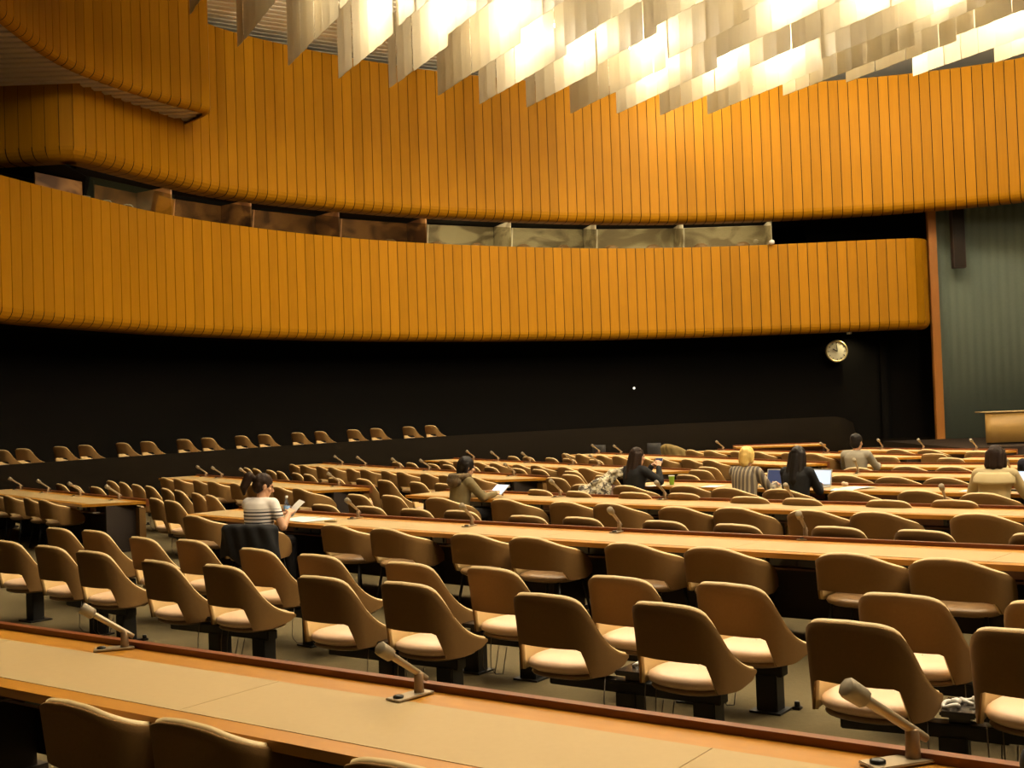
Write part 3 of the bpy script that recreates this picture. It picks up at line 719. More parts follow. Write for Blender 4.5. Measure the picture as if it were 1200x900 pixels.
desk('long_desk','fourth long desk from camera, with both paper cups and laptops', *near_to_far((1.60,16.85),(7.4,11.75)), sag=.15, group=G)
desk('long_desk','fifth long desk from camera, in front of the grey-suited man', *near_to_far((3.75,18.30),(9.0,13.45)), sag=.1, group=G)
desk('long_desk','sixth long desk from camera, beyond the grey-suited man', *near_to_far((5.55,19.45),(10.0,15.5)), sag=.05, group=G)
desk('long_desk','seventh long desk from camera, short piece at right edge', *near_to_far((7.75,20.35),(11.0,17.45)), group=G)
G2 = 'left-hand block of desks'
desk('long_desk','nearest left-hand desk with curved brown end panel and four microphones', (-9.46,21.98),(-5.45,17.15), cutr=.42, endpanel=True, group=G2)
desk('long_desk','second left-hand desk, seen past the head of the striped-shirt woman', (-6.76,24.59),(-2.28,18.35), cutr=.40, endpanel=True, group=G2)
desk('long_desk','third left-hand desk, ending right beyond the olive parka person', (-4.71,28.53),(.60,19.35), cutr=.42, endpanel=True, group=G2)
desk('long_desk','fourth left-hand desk, ending just right of the woman in black', (-1.48,28.52),(3.1,19.85), cutr=.42, endpanel=True, group=G2)
desk('long_desk','fifth left-hand desk, passing behind the blond person', (2.06,28.72),(5.63,20.64), cutr=.3, group=G2, detail=False)
desk('long_desk','sixth left-hand desk, ending behind the grey-suited man', (4.99,28.15),(7.98,21.7), cutr=.42, group=G2, detail=False)
desk('long_desk','farthest desk, just in front of the dark wall by the curtain', (7.83,25.9),(9.95,22.82), group=G2, detail=False)
desk('side_table','reddish wooden table with plain panel front by the dark parapet', (5.7,30.1),(7.95,29.95), depth=.7, detail=False)

# ------------------------------------------------------------------ microphones
MIC = None
def make_mic():
    t = thing('desk_microphone','x','microphone')
    m = MB(); m.box((0,-.02,.004), (.085,.20,.008), 0, 0, .003); m.build('base_plate', M['micbody'], t)
    m = MB(); m.lathe([(.022,.008),(.022,.016),(.012,.020)], (0,-.085,0), 14); m.build('button', M['console'], t)
    m = MB(); m.lathe([(.022,.006),(.020,.03),(.019,.085),(.012,.09)], (0,.03,0), 14); m.build('post', M['micpost'], t)
    a = Vector((0,.075,.055)); d = Vector((0,-.83,.56)).normalized()
    m = MB(); m.tube([a, a+d*.04, a+d*.22, a+d*.235], [.012,.0135,.0155,.017], 12); m.build('stem', M['micbody'], t)
    m = MB(); m.tube([a+d*.228, a+d*.236, a+d*.285, a+d*.300, a+d*.304], [.018,.028,.030,.030,.026], 8); m.build('head', M['michead'], t)
    return t
def mic(x, y, hd, label, group, s=1.0, z=.7395):
    global MIC
    if MIC is None:
        MIC = make_mic(); o = MIC; o.location = (x,y,z); o.rotation_euler = (0,0,R(hd)); tag(o,label,None,group); return
    dup(MIC, (x,y,z), R(hd), label, group, (1.15,1.15,1.15) if 'lower right' in label else None)
MICS = [('nearest long desk',-35.5,[(-2.08,5.98),(-.45,4.77),(1.2,3.68)],0,['pale desk microphone on nearest desk, left, pointing at the aisle','pale desk microphone on nearest desk, middle one of three','pale desk microphone on nearest desk, large one at lower right']),
('second long desk',-41,[(-1.81,13.04),(-.47,11.7),(.93,10.66),(2.39,9.62)],.02,None),
('third long desk',-41.5,[(.56,15.11),(1.8,14.1),(3.07,12.9),(4.44,11.97)],.04,None),
('nearest left-hand desk',-50.4,[(-9.3,21.6),(-8.25,20.3),(-7.2,19.0),(-6.1,17.65)],0,None),
('second left-hand desk',-54.3,[(-6.45,23.95),(-5.95,23.25),(-5.1,22.05),(-2.95,19.08)],0,None),
('third left-hand desk',-60,[(-4.1,27.2),(-3.4,26.0),(-2.45,24.4),(-1.75,23.15),(-.85,21.6),(-.05,20.2)],0,None),
('fourth left-hand desk',-62.2,[(-1.0,27.4),(-.4,26.25),(.3,24.95),(1.15,23.3),(1.6,22.45)],0,None),
('fifth left-hand desk',-66.2,[(2.05,28.4),(2.5,27.4)],0,None),
('sixth left-hand desk',-65.1,[(5.0,27.8),(6.6,24.4)],0,None),
('farthest desk by the curtain',-55.6,[(8.05,25.3),(8.65,24.45),(9.35,23.4)],0,None),
('fifth long desk',-41,[(5.2,17.55),(6.9,16.1)],0,None)]
for where,hd,pts,dz,labs in MICS:
    for i,(x,y) in enumerate(pts):
        mic(x, y, ([-75,-42,-72][i] if labs else hd+10+rc.uniform(-7,7)), labs[i] if labs else 'pale desk microphone, %s from left on the %s'%(ORD[i],where), 'desk microphones on the %s'%where)

# ------------------------------------------------------------------ people
def remesh(o, vox, smooth=3, fac=.5):
    r = o.modifiers.new('voxel','REMESH'); r.mode = 'VOXEL'; r.voxel_size = vox; r.use_smooth_shade = True
    s = o.modifiers.new('smooth','SMOOTH'); s.iterations = smooth; s.factor = fac
    dg = bpy.context.evaluated_depsgraph_get(); me = bpy.data.meshes.new_from_object(o.evaluated_get(dg))
    mats = [m for m in o.data.materials]; o.modifiers.clear(); o.data = me
    if not me.materials:
        for m in mats: me.materials.append(m)
    return o
def ik(S, T, l1, l2, hint):
    S = Vector(S); T = Vector(T); d = T-S; L = d.length
    if L > (l1+l2)*.995: T = S + d*((l1+l2)*.995/L); d = T-S; L = d.length
    a = (l1*l1-l2*l2+L*L)/(2*L); h = math.sqrt(max(0,l1*l1-a*a)); u = d/L
    hv = Vector(hint); hv = (hv-u*hv.dot(u)).normalized()
    return S+u*a+hv*h, T
def add_hand(m, W, f, thumb, palm, curl=.6, s=1.0):
    """palm, four fingers of different length with two bends, and a thumb off the side of the palm"""
    f = Vector(f).normalized(); t = Vector(thumb); t = (t-f*t.dot(f)).normalized(); nrm = f.cross(t)
    if nrm.dot(Vector(palm)) < 0: nrm = -nrm
    W = Vector(W)
    for k in range(4):
        o = t*(.030-.020*k)*s; m.cap(W+f*.012+o*.7, W+f*.085*s+o, .013*s, .0115*s, 8)
    for k,(l) in enumerate((.070,.078,.072,.056)):
        b = W+f*.088*s+t*(.030-.020*k)*s; r = .0095*s
        d1 = (f*math.cos(curl*.7)+nrm*math.sin(curl*.7)); p1 = b+d1*l*.5*s; m.cap(b,p1,r,r*.95,8)
        d2 = (f*math.cos(curl*1.6)+nrm*math.sin(curl*1.6)); p2 = p1+d2*l*.32*s; m.cap(p1,p2,r*.95,r*.88,8)
        d3 = (f*math.cos(curl*2.3)+nrm*math.sin(curl*2.3)); m.cap(p2,p2+d3*l*.24*s,r*.88,r*.75,8)
    b = W+f*.028*s+t*.030*s; d = (f*.62+t*.70+nrm*.3).normalized(); p1 = b+d*.042*s; m.cap(b,p1,.0135*s,.0115*s,8)
    d = (f*.88+t*.25+nrm*.45).normalized(); m.cap(p1,p1+d*.035*s,.0115*s,.0088*s,8)
def person(label, loc, heading, hair, hairmat, top, bottom, lhand, rhand, yaw=0, pitch=-10, lean=8, sleeve='long', curl=(.5,.5), legs='trousers', shoulder=.165, hs=1.0, extra=None):
    """seated figure; hands are given in world space (wrist positions)"""
    rz = R(heading); root = thing('person', label, 'person', (loc[0],loc[1],0), rz)
    inv = Matrix.Rotation(-rz,3,'Z')
    def loc_(p): return inv @ (Vector(p)-Vector((loc[0],loc[1],0)))
    ln = R(lean)
    def T(x, z, y=0):   # torso point at height z, leaning forward about the hip
        h = z-.54; return Vector((x, y+h*math.sin(ln), .54+h*math.cos(ln)))
    sh = [T(s*shoulder,.985) for s in (-1,1)]
    tg = [loc_(lhand), loc_(rhand)]; arms = []
    for i,s in enumerate((-1,1)):
        el,w = ik(sh[i], tg[i], .285, .25, (s*.55,-.35,-1)); arms.append((sh[i],el,w))
    hip = [Vector((s*.095,.02,.53)) for s in (-1,1)]; knee = [Vector((s*.12,.43,.535)) for s in (-1,1)]; ank = [Vector((s*.11,.42,.10)) for s in (-1,1)]
    hc = T(0,1.175,.025); hm = Matrix.Rotation(R(yaw),3,'Z') @ Matrix.Rotation(R(pitch),3,'X')
    def H(p): return hc + hm @ (Vector(p)*hs)
    def torso(m, g):
        rows = []
        for z,rx,ry,yo in ((.455,.10,.09,-.01),(.47,.155,.115,-.01),(.53,.168,.122,-.01),(.60,.158,.116,0),(.70,.146,.108,0),(.80,.153,.110,0),(.88,.166,.113,-.004),(.94,.172,.106,-.008),(.985,.150,.088,-.008),(1.015,.100,.066,-.004),(1.04,.062,.055,0),(1.05,.02,.02,0)):
            c = T(0,z,yo) if z > .54 else Vector((0,yo,z)); k_ = 1 if z < 1.02 else .6
            rows.append([(c.x+(rx+g*k_)*math.copysign(abs(math.cos(w))**.85,math.cos(w)), c.y+(ry+g*k_)*math.sin(w), c.z+(g*.5 if z>.96 else 0)) for w in [2*PI*i/28 for i in range(28)]])
        m.grid(rows, 0, True, True); m.add(rows[0],[tuple(range(27,-1,-1))]); m.add(rows[-1],[tuple(range(28))])
        for s_ in (0,1): m.cap(sh[s_]*.55+T(0,.985)*.45, sh[s_]+Vector((0,0,-.012)), .060+g*.7, .056+g, 12)
    # body: one continuous surface
    m = MB(); torso(m,0)
    for S,E,W in arms: m.cap(S,E,.052,.041,12); m.cap(E,W,.042,.027,12)
    for h,k,a in zip(hip,knee,ank): m.cap(h,k,.085,.058,12); m.cap(k,a,.058,.036,12); m.cap(a,a+Vector((0,.13,-.055)),.036,.030,10)
    m.cap(T(0,1.0),hc+Vector((0,-.01,-.05)),.055,.052,12)
    rot = hm
    m.ell(H((0,-.006,.022)),(.076*hs,.096*hs,.096*hs),20,14,0,rot); m.ell(H((0,.034,-.045)),(.057*hs,.062*hs,.075*hs),16,12,0,rot)
    m.ell(H((0,.060,-.098)),(.030*hs,.028*hs,.024*hs),12,8,0,rot); m.cap(H((0,.090,.012)),H((0,.112,-.026)),.009*hs,.014*hs,8)
    m.cap(H((-.035,.083,.030)),H((.035,.083,.030)),.011*hs,.011*hs,8); m.cap(H((-.020,.088,-.062)),H((.020,.088,-.062)),.008*hs,.008*hs,8)
    for s in (-1,1): m.ell(H((s*.078,-.004,-.008)),(.011*hs,.021*hs,.032*hs),10,8,0,rot); m.ell(H((s*.045,.060,-.02)),(.022*hs,.02*hs,.022*hs),10,8,0,rot)
    for i,(S,E,W) in enumerate(arms):
        f = (W-E).normalized(); s = (-1,1)[i]
        f2 = (f+Vector((0,.25,-.10))).normalized(); add_hand(m, W, f2, Vector((-s*.8,.1,.5)), Vector((-s*.5,.1,-.8)), curl[i])
    remesh(m.build('body', M['skin'], root), .0065, 3)
    for s in (-1,1):
        m = MB(); m.ell(H((s*.031,.086,.012)),(.011,.009,.008),10,8,0,rot); m.build('eye', M['eye'], root)
    # upper garment
    m = MB(); torso(m,.020)
    for S,E,W in arms:
        if sleeve == 'long': m.cap(S,E,.070,.058,12); m.cap(E,E.lerp(W,.93),.058,.040,12)
        else: m.cap(S,S.lerp(E,.52),.070,.060,12)
    if sleeve == 'coat': pass
    if extra == 'hem': m.cap(Vector((0,-.02,.56)),Vector((0,-.02,.50)),.17,.185,16)
    remesh(m.build('top', top, root), .0095, 14)
    # lower garment and shoes
    m = MB(); m.ell((0,0,.535),(.182,.135,.115))
    for h,k,a in zip(hip,knee,ank):
        m.cap(h,k,.102,.074,12)
        if legs == 'trousers': m.cap(k,a.lerp(k,.05),.074,.055,12)
    remesh(m.build('trousers' if legs == 'trousers' else 'skirt', bottom, root), .011, 4)
    for a in ank:
        m = MB(); m.cap(a+Vector((0,-.03,-.055)),a+Vector((0,.16,-.062)),.040,.034,10); m.box((a.x,a.y+.06,.012),(.075,.25,.024),0,0,.008); remesh(m.build('shoe', M['metalblack'], root),.010,3)
    # hair
    m = MB(); k = hs
    m.ell(H((0,-.016,.036)),(.086*k,.100*k,.094*k),20,14,0,rot); m.ell(H((0,-.045,-.005)),(.082*k,.068*k,.085*k),16,12,0,rot)
    if hair == 'bob':
        for s in (-1,1):
            m.cap(H((s*.066,.005,.03)),H((s*.076,.015,-.085)),.036*k,.030*k,12); m.cap(H((s*.045,-.05,.02)),H((s*.055,-.05,-.10)),.052*k,.044*k,12)
        m.cap(H((0,-.062,.02)),H((0,-.062,-.11)),.058*k,.046*k,12); m.cap(H((-.05,.066,.085)),H((.05,.066,.085)),.024*k,.024*k,10)
    if hair == 'long':
        for s in (-1,1):
            m.cap(H((s*.062,-.01,.03)),H((s*.072,-.01,-.12)),.038*k,.034*k,12); m.cap(H((s*.05,-.05,.02)),H((s*.075,-.085,-.27)),.05*k,.040*k,12)
        m.cap(H((0,-.062,.0)),H((0,-.105,-.30)),.062*k,.055*k,12); m.cap(H((0,-.105,-.28)),H((.01,-.11,-.37)),.05*k,.022*k,10)
    if hair == 'tail':
        m.cap(H((0,-.10,.045)),H((0,-.165,.055)),.030*k,.046*k,10); m.cap(H((0,-.165,.055)),H((0,-.185,-.06)),.050*k,.040*k,12); m.cap(H((0,-.185,-.06)),H((0,-.165,-.13)),.040*k,.012*k,10)
    if hair == 'short':
        m.ell(H((0,-.02,.06)),(.082*k,.095*k,.078*k),16,12,0,rot)
    if hair == 'mop':
        m.ell(H((0,-.012,.03)),(.094*k,.108*k,.104*k),20,14,0,rot); m.cap(H((0,-.06,.0)),H((0,-.06,-.085)),.066*k,.052*k,12)
        for s in (-1,1): m.cap(H((s*.07,-.015,.03)),H((s*.074,-.02,-.06)),.032*k,.026*k,10)
    for v_ in range(len(m.v)):
        p_ = Vector(m.v[v_]); q_ = Vector((p_.x*38,p_.y*38,p_.z*13)); m.v[v_] = tuple(p_ + .0085*Vector((noise.noise(q_),noise.noise(q_+Vector((7,0,0))),noise.noise(q_+Vector((0,7,0))))))
    remesh(m.build('hair', hairmat, root), .0065, 1)
    return root, T, H, arms, hm
fwd = lambda hd: Vector((-math.sin(R(hd)), math.cos(R(hd))))
def at(loc, hd, x, y, z):
    f = fwd(hd); r = Vector((f.y,-f.x)); return (loc[0]+r.x*x+f.x*y, loc[1]+r.y*x+f.y*y, z)
TZ = .7395
# 1 woman in a striped t-shirt reading a sheet of paper
p1 = (-2.80,12.44); h1 = -26
person('woman in white and navy striped t-shirt, hair tied up, reading a paper', p1, h1, 'tail', M['hairbrown'], M['stripetee'], M['darktrouser'],
       at(p1,h1,.0,.34,.82), at(p1,h1,.235,.26,.86), yaw=-36, pitch=-18, lean=9, sleeve='short', curl=(.6,.8), hs=1.08)
def sheet(name, label, cat, c, w, d, rz, mat, rx=0.0, ry=0.0, th=.002, group=None, bend=.0):
    o = None; m = MB(); n = 8; rows_t = []; rows_b = []
    for j in range(n+1):
        y = -d/2+d*j/n; z = bend*math.sin(PI*j/n)
        rows_t.append([(-w/2,y,z+th),(0,y,z+th+bend*.3),(w/2,y,z+th)]); rows_b.append([(-w/2,y,z),(0,y,z+bend*.3),(w/2,y,z)])
    m.grid(rows_t, 0, True); m.grid([list(reversed(r)) for r in rows_b], 0, True)
    for rows in ((rows_t,rows_b),):
        t,b = rows; m.grid([[r[0] for r in t],[r[0] for r in b]],0,False); m.grid([[r[-1] for r in b],[r[-1] for r in t]],0,False)
        m.grid([b[0],t[0]],0,False); m.grid([t[-1],b[-1]],0,False)
    o = m.build(name, mat); o.location = c; o.rotation_euler = (rx,ry,rz); return tag(o, label, cat, group)
sheet('paper_sheet','white sheet held up by the woman in the striped t-shirt','paper', at(p1,h1,.21,.42,.90), .15,.21, R(h1-30), M['paper'], R(48), R(8), bend=.012)
sheet('paper_sheet','left white sheet lying flat beside the water bottle','paper', (-2.50,13.22,TZ), .30,.42, R(-30), M['paper'], group='papers by the bottle')
sheet('paper_sheet','right white sheet overlapping another, right of the water bottle','paper', (-2.28,12.96,TZ+.003), .30,.42, R(-52), M['paper'], group='papers by the bottle')
m = MB(); m.box((0,0,.011),(.15,.05,.022),0,0,.008); o = m.build('glasses_case', M['beigecoat']); o.location = (-2.04,12.66,TZ); o.rotation_euler = (0,0,R(-20)); tag(o,'small pale case lying on second desk right of the papers','case')
bt = thing('water_bottle','clear plastic water bottle with pale blue label on second desk','bottle',(-2.66,13.38,TZ))
m = MB(); m.lathe([(.030,0),(.036,.006),(.037,.05),(.034,.06),(.037,.07),(.037,.15),(.034,.165),(.030,.185),(.016,.215),(.014,.235)], (0,0,0), 20); m.build('body', M['bottle'], bt)
m = MB(); m.lathe([(.0378,.085),(.0378,.14)], (0,0,0), 20); m.build('label_band', M['bluelabel'], bt)
m = MB(); m.lathe([(.0155,.232),(.0165,.235),(.0165,.255),(.014,.258)], (0,0,0), 16); m.build('cap', M['white'], bt)
# black jacket hung over her chair back
def drape(name, label, cat, chair, mat, s0, s1, zlow, zin, thick=.018, seed=1, plan=PLAN_C, ztop=.80, arch=.10):
    half = catmull([Vector((x,y)) for x,y in plan], .03); full = [Vector((-p.x,p.y)) for p in reversed(half[1:])] + half; N_ = len(full)
    a = int((s0+1)/2*(N_-1)); b = int((s1+1)/2*(N_-1)); rows = []
    for i in range(a,b+1):
        p = full[i]; t = (full[min(i+1,N_-1)]-full[max(i-1,0)]).normalized(); nn = Vector((-t.y,t.x)); col = []
        zt = ztop - arch*(abs(i-(N_-1)/2)/((N_-1)/2))**2 ; q = (i-a)/max(1,b-a)
        for j in range(15):
            f = j/14
            if f < .68: d = -.02-.030*abs(math.sin(i*.7+seed))*(1-f)-.012*math.sin(i*1.3+j*.5); z = zlow(q)+(zt-zlow(q))*(f/.68)
            elif f < .78: d = .02; z = zt+.016
            else: d = .060+.01*math.sin(i+j); z = zt-(zt-zin)*((f-.78)/.22)
            lean_ = .14*max(0,z-.40)*max(0,-p.y/.28)
            col.append((p.x+nn.x*d, p.y+nn.y*d-lean_, z))
        rows.append(col)
    m = MB(); m.grid(rows, 0, True); o = m.build(name, mat); s = o.modifiers.new('thickness','SOLIDIFY'); s.thickness = thick; s.offset = 0
    ss = o.modifiers.new('subdivision','SUBSURF'); ss.levels = 1; ss.render_levels = 1
    o.location = chair.location; o.rotation_euler = chair.rotation_euler; return tag(o,label,cat)
w_ch = min(PROTO['C'].users_collection[0].objects, key=lambda o: 9 if not o.name.startswith('tub_chair') else (o.location-Vector((-2.6,12.25,0))).length)
w_ch.rotation_euler.z = R(-14); w_ch.location = (-2.78,12.36,0)
drape('jacket','black jacket hung over the striped-shirt woman\'s chair back','jacket', w_ch, M['blackcloth'], -.36,.50, lambda q: .40+.10*abs(q-.35)+.05*math.sin(q*11), .60, .012)
# 2 person in an olive parka with a tablet
p2 = (-.78,15.22); h2 = -58
_,T2,H2,_,_ = person('dark-haired person in olive parka with fur collar holding a tablet', p2, h2, 'mop', M['hairblack'], M['olive'], M['darktrouser'],
       at(p2,h2,-.05,.46,.80), at(p2,h2,.17,.50,.80), yaw=-10, pitch=-12, lean=12, curl=(.7,.7), hs=1.08, extra='hem')
par = [o for o in COL.objects if o.name.startswith('person')][-1]
m = MB()
for k in range(18):
    a = 2*PI*k/18; c = T2(.0,1.035) + Vector((.135*math.cos(a), -.035+.12*math.sin(a), .02-.045*math.sin(a)*0 - .05*(math.sin(a)>.6)))
    m.ell(c, (.050,.050,.046), 10, 8)
m.ell(T2(0,.99,-.13),(.16,.075,.085)); remesh(m.build('fur_collar', M['fur'], par), .012, 1)
def tablet(name, label, c, rz, rx, w=.25, d=.18, screen='bluescreen', body='silver'):
    t = thing(name, label, 'tablet', c, rz); t.rotation_euler = (rx,0,rz)
    m = MB(); m.box((0,0,0),(w,d,.009),0,0,.003); m.build('body', M[body], t)
    m = MB(); m.box((0,0,.0052),(w-.022,d-.022,.002)); m.build('screen', M[screen], t); return t
tablet('tablet','tablet with bright pale blue screen held by the olive parka person', at(p2,h2,.09,.60,.835), R(h2+8), R(38), .27, .20)
# 3 woman in black lifting a phone
p3 = (1.65,16.30); h3 = -52
person('dark-haired woman in black jacket raising a phone with both hands', p3, h3, 'long', M['hairbrown'], M['blackcloth'], M['darktrouser'],
       at(p3,h3,.04,.36,1.03), at(p3,h3,.20,.33,1.02), yaw=-12, pitch=-8, lean=8, curl=(.9,.9), hs=1.06)
ph = thing('phone','small pale phone held up by the woman in black','phone', at(p3,h3,.11,.435,1.10), R(h3)); ph.rotation_euler = (R(70),0,R(h3))
m = MB(); m.box((0,0,0),(.145,.072,.008),0,0,.003); m.build('body', M['silver'], ph); m = MB(); m.box((0,0,.0045),(.13,.062,.001)); m.build('screen', M['navyscreen'], ph)
ch3 = seat('C', 1.16, 16.70, -42, 'brown tub chair carrying a cream scarf, left of the woman in black', 'chairs at the fourth long desk from the camera')
m = MB(); rs = random.Random(3)
def spine(f): return Vector((.30-.62*f, .10-.22*f, .29-.37*f**1.4))
for k in range(54):
    f = rs.uniform(0,.86); j = Vector((rs.uniform(-.04,.04),rs.uniform(-.11,.11),rs.uniform(-.085,.07)))*(.55+.6*math.sin(f*PI)); a_ = spine(f)+j; b_ = spine(f+.14)+j*rs.uniform(.6,1.3); m.cap(a_,b_,rs.uniform(.026,.045),rs.uniform(.026,.045),8)
for k in range(9):   # hanging fringed ends and folds
    x0 = -.30+.05*k; m.cap((x0,-.14+.02*math.sin(k*2),.10),(x0-.05,-.20+.03*math.cos(k*3),-.16-.03*(k%3)),.035,.028,8)
for v_ in range(len(m.v)):
    p_ = Vector(m.v[v_]); m.v[v_] = tuple(p_ + .010*Vector((noise.noise(p_*11),noise.noise(p_*11+Vector((9,0,0))),noise.noise(p_*11+Vector((0,9,0))))))
o = remesh(m.build('scarf', M['scarf']), .011, 1); o.location = (1.24,16.44,.66); o.rotation_euler = (0,0,R(-8)); tag(o,'cream patterned scarf heaped over chair left of the woman in black','scarf')
m = MB()
for k in range(6): m.ell((.05*math.sin(k*2.1), .07*math.cos(k*1.7), .09+.035*k), (.14-.012*k,.11-.008*k,.075), 12, 8)
o = remesh(m.build('plaid_bag', M['plaid']), .012, 2); o.location = (1.40,16.52,.455); tag(o,'dark red plaid cloth bag between scarf chair and woman in black','bag')
def cup(label, c):
    t = thing('paper_cup', label, 'cup', c)
    m = MB(); m.lathe([(.030,0),(.032,.004),(.044,.125),(.046,.128),(.044,.131),(.040,.128),(.030,.01),(.002,.008)], (0,0,0), 22); m.build('body', M['green'], t)
    m = MB(); m.lathe([(.0455,.126),(.048,.129),(.0455,.133),(.043,.130)], (0,0,0), 22); m.build('rim', M['white'], t); return t
cup('green paper cup on fourth desk right of the woman in black', (2.24,16.56,TZ))
sheet('paper_sheet','white sheet under the forearm of the woman in black','paper', (1.98,16.50,TZ), .21,.297, R(-60), M['paper'])
sheet('paper_sheet','white sheet on fourth desk left of the blond person','paper', (2.72,15.96,TZ), .24,.32, R(-35), M['paper'])
# 4 blond person with a small laptop
def laptop(label, c, rz, open_deg=108, screen='bluescreen', w=.31, d=.215, body='silver'):
    t = thing('laptop', label, 'laptop', c, rz)
    m = MB(); m.box((0,0,.009),(w,d,.016),0,0,.004); m.build('base', M[body], t)
    m = MB()
    for r in range(4): m.box((0,.055-.028*r,.0178),(w-.05,.020,.002))
    m.box((0,-.075,.0175),(.09,.05,.001)); m.build('keyboard', M['knob'], t)
    a = R(open_deg-90); l = MB(); h = d; c2 = Vector((0, d/2+math.sin(a)*h/2, .018+math.cos(a)*h/2))
    l.box(c2,(w,.008,h),0,0,.003,-a); lo = l.build('lid', M[body], t)
    s = MB(); n = Vector((0,-math.cos(a),math.sin(a))); s.box(c2+n*.0045,(w-.035,.002,h-.035),0,0,0,-a); s.build('screen', M[screen], lo); return t
p4 = (2.98,15.12); h4 = -38
person('person with short blond hair in grey and cream striped top', p4, h4, 'mop', M['hairblond'], M['stripewoven'], M['darktrouser'],
       at(p4,h4,-.04,.42,.80), at(p4,h4,.26,.42,.79), yaw=4, pitch=-14, lean=10, curl=(.4,.4), hs=1.08, extra='hem')
laptop('white laptop with dim navy screen beside the blond person', at(p4,h4,.11,.62,TZ), R(h4-4), 104, 'navyscreen', .29)
# 5 long black hair, black top
p5 = (3.54,14.62); h5 = -42
person('person with long black hair and black top at white laptop', p5, h5, 'long', M['hairblack'], M['blackcloth'], M['darktrouser'],
       at(p5,h5,-.14,.42,.80), at(p5,h5,.13,.40,.80), yaw=2, pitch=-10, lean=8, curl=(.4,.4), hs=1.08, extra='hem')
laptop('white laptop with glowing pale screen right of the black-haired person', at(p5,h5,-.05,.66,TZ), R(h5-8), 100)
cup('green paper cup on fourth desk beside the glowing white laptop', (4.10,15.24,TZ))
m = MB()
for k in range(5): m.ell((.022*math.sin(k*2.3),.022*math.cos(k*1.9),.028+.010*(k%3)),(.030,.026,.027),10,8)
o = remesh(m.build('tissue', M['tissue']), .006, 1); o.location = (4.27,14.98,TZ); tag(o,'crumpled pale pink tissue right of the second green cup','tissue')
sheet('paper_sheet','upper white sheet on fourth desk right of the tissue','paper', (4.36,14.72,TZ+.003), .30,.42, R(-60), M['paper'], bend=.012, group='papers right of the tissue')
sheet('paper_sheet','lower white sheet hanging nearest the desk edge, right of tissue','paper', (4.15,14.62,TZ), .28,.38, R(-25), M['paper'], group='papers right of the tissue')
# 6 man in a grey suit
p6 = (5.44,18.42); h6 = -36
person('man with short dark hair in light grey suit, seen from behind', p6, h6, 'short', M['hairblack'], M['greysuit'], M['darktrouser'],
       at(p6,h6,-.20,.44,.80), at(p6,h6,.22,.44,.80), yaw=-8, pitch=-4, lean=4, curl=(.4,.4), shoulder=.185, hs=1.08, extra='hem')
# 7 beige coat
p7 = (5.40,13.06); h7 = -36
_,P7T,_,_,_ = person('person with dark bobbed hair in beige coat leaning over fourth desk', p7, h7, 'bob', M['hairbrown'], M['beigecoat'], M['darktrouser'],
       at(p7,h7,-.22,.42,.80), at(p7,h7,.24,.42,.80), yaw=-4, pitch=-16, lean=14, curl=(.4,.4), shoulder=.185, hs=1.1, extra='hem')
cp = [o for o in COL.objects if o.name.startswith('person')][-1]
_pt = P7T; m = MB(); rows = []
for z,rx,ry in ((.990,.150,.088),(.965,.178,.108),(.93,.196,.128),(.89,.200,.142),(.865,.200,.148)):
    c = _pt(0,z,-.010); rows.append([(c.x+(rx+.030)*math.cos(w), c.y+(ry+.028)*math.sin(w), c.z+.012) for w in [PI*1.06+PI*.88*i/20 for i in range(21)]])
m.grid(rows,0,True); yo = m.build('coat_yoke', M['beigecoat'], cp); sd = yo.modifiers.new('thickness','SOLIDIFY'); sd.thickness = .008
laptop('laptop with bright blue-white screen right of the beige coat person', at(p7,h7,.20,.64,TZ), R(h7-6), 104, 'bluescreen', .32, .22, 'console')
sheet('paper_sheet','grey-white sheet on fourth desk left of the beige coat person','paper', (5.42,13.72,TZ), .22,.30, R(-40), M['paper'])
# 8 navy jacket at the right edge
p8 = (6.60,14.58); h8 = -40
person('person in dark navy jacket cut off by the right edge', p8, h8, 'short', M['hairblack'], M['navy'], M['darktrouser'],
       at(p8,h8,-.18,.44,.80), at(p8,h8,.2,.44,.80), yaw=0, pitch=-8, lean=8, shoulder=.19, hs=1.06)
# ------------------------------------------------------------------ things left on seats and trays
HS = None
def headset(c, rz, label):
    global HS
    if HS is None:
        t = thing('earpiece', label, 'earpiece', c, rz, 'white earpieces on the seat trays'); HS = t
        m = MB(); m.tube([(.045*math.cos(a),.035*math.sin(a),.012+.008*math.sin(2*a)) for a in [i*1.6*PI/18+.4 for i in range(19)]], [.010]*19, 8); m.build('ear_hook', M['white'], t)
        m = MB(); m.ell((.055,-.01,.018),(.030,.024,.017),12,8); m.cap((.055,-.01,.02),(.02,-.005,.03),.012,.010,8); m.build('receiver', M['white'], t)
        m = MB(); m.tube([(.07,-.02,.01),(.10,-.05,.006),(.085,-.09,.004),(.04,-.10,.004)], .004, 6); m.build('cord', M['cable'], t); return
    dup(HS, c, rz, label, 'white earpieces on the seat trays')
for c,rz,lab in (((-.86,7.93,.361),-.3,'white earpiece on the tray of first open row, leftmost'),((.70,6.83,.361),.4,'white earpiece on the tray of first open row, middle'),
    ((2.10,5.70,.361),.9,'left white earpiece of the two on right-hand tray, first open row'),((2.22,5.76,.361),-.8,'right white earpiece of the two on right-hand tray, first open row'),((-.27,8.50,.361),.2,'white earpiece on a tray in the second open row')):
    headset(c, rz, lab)
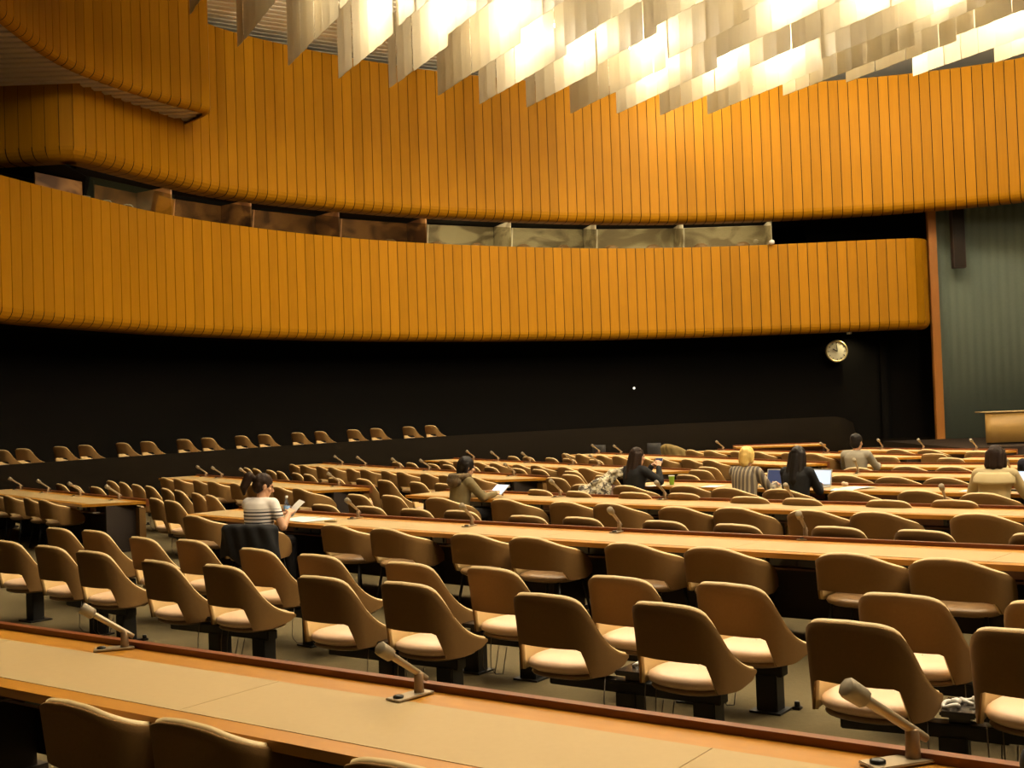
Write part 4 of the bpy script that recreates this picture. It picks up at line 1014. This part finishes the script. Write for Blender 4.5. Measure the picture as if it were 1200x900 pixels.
# dark bag at the lower right corner, standing on the nearest desk
m = MB(); m.ell((0,0,.075),(.17,.12,.085),16,10); m.ell((.05,.02,.13),(.12,.09,.07),14,10); m.ell((-.06,-.02,.10),(.10,.09,.06),14,10)
bg = thing('bag','dark navy cloth bag on nearest desk at lower right corner','bag',(1.58,3.30,TZ),R(-35))
remesh(m.build('body', M['bagcloth'], bg), .010, 4)
m = MB(); m.tube([(-.10,0,.14),(-.06,0,.22),(.03,0,.24),(.10,0,.18)], .012, 8); m.build('handle', M['bagcloth'], bg)
# far side: two charcoal chair backs and an olive coat over a chair
for i,(x,y,w_) in enumerate(((2.28,29.2,.40),(3.62,29.2,.34))):
    o = thing('office_chair', ['left charcoal office chair with square back by the dark parapet','right charcoal office chair, behind the head of woman in black'][i], 'chair', (x,y,0), R(-50+i*20), 'charcoal office chairs')
    m = MB(); rows = [[(u*w_*.55, -.22+.05*u*u+(.0 if zz<.6 else -.04), zz) for u in (-1,-.5,0,.5,1)] for zz in (.52,.66,.80,.93)]
    m.grid(rows,0,True); b = m.build('backrest', M['greychair'], o); s = b.modifiers.new('thickness','SOLIDIFY'); s.thickness = .05
    m = MB(); cushion(m,.23,-.2,.24,.42,.48); m.build('seat', M['greychair'], o, True)
    m = MB(); m.tube([(0,0,.06),(0,0,.43)],.028,10); m.build('gas_post', M['metalblack'], o)
    for k in range(5):
        a = 2*PI*k/5; m = MB(); m.tube([(0,0,.09),(.26*math.cos(a),.26*math.sin(a),.05)],[.022,.015],8); m.lathe([(.025,0),(.028,.02),(.02,.045)],(.26*math.cos(a),.26*math.sin(a),0),10); m.build('leg', M['metalblack'], o)
    m = MB(); m.box((0,-.23,.50),(.06,.03,.16)); m.build('back_bracket', M['metalblack'], o)
oc = seat('C', 4.02, 28.3, -60, 'brown tub chair by the parapet with mustard coat over it', 'chairs near the dark parapet')
drape('coat','mustard olive coat draped over a far chair by the dark parapet','coat', oc, M['olivecloth'], -.8,.8, lambda q: .42+.06*math.sin(q*9), .55, .06, 2, ztop=.90, arch=.34)

# ------------------------------------------------------------------ world and colour
w = bpy.data.worlds.new('world'); scn.world = w; w.use_nodes = True
w.node_tree.nodes['Background'].inputs[0].default_value = (1,.80,.52,1); w.node_tree.nodes['Background'].inputs[1].default_value = .012
vs = scn.view_settings; vs.view_transform = 'Standard'; vs.look = 'None'; vs.gamma = 1; vs.use_curve_mapping = False; vs.exposure = 0.0
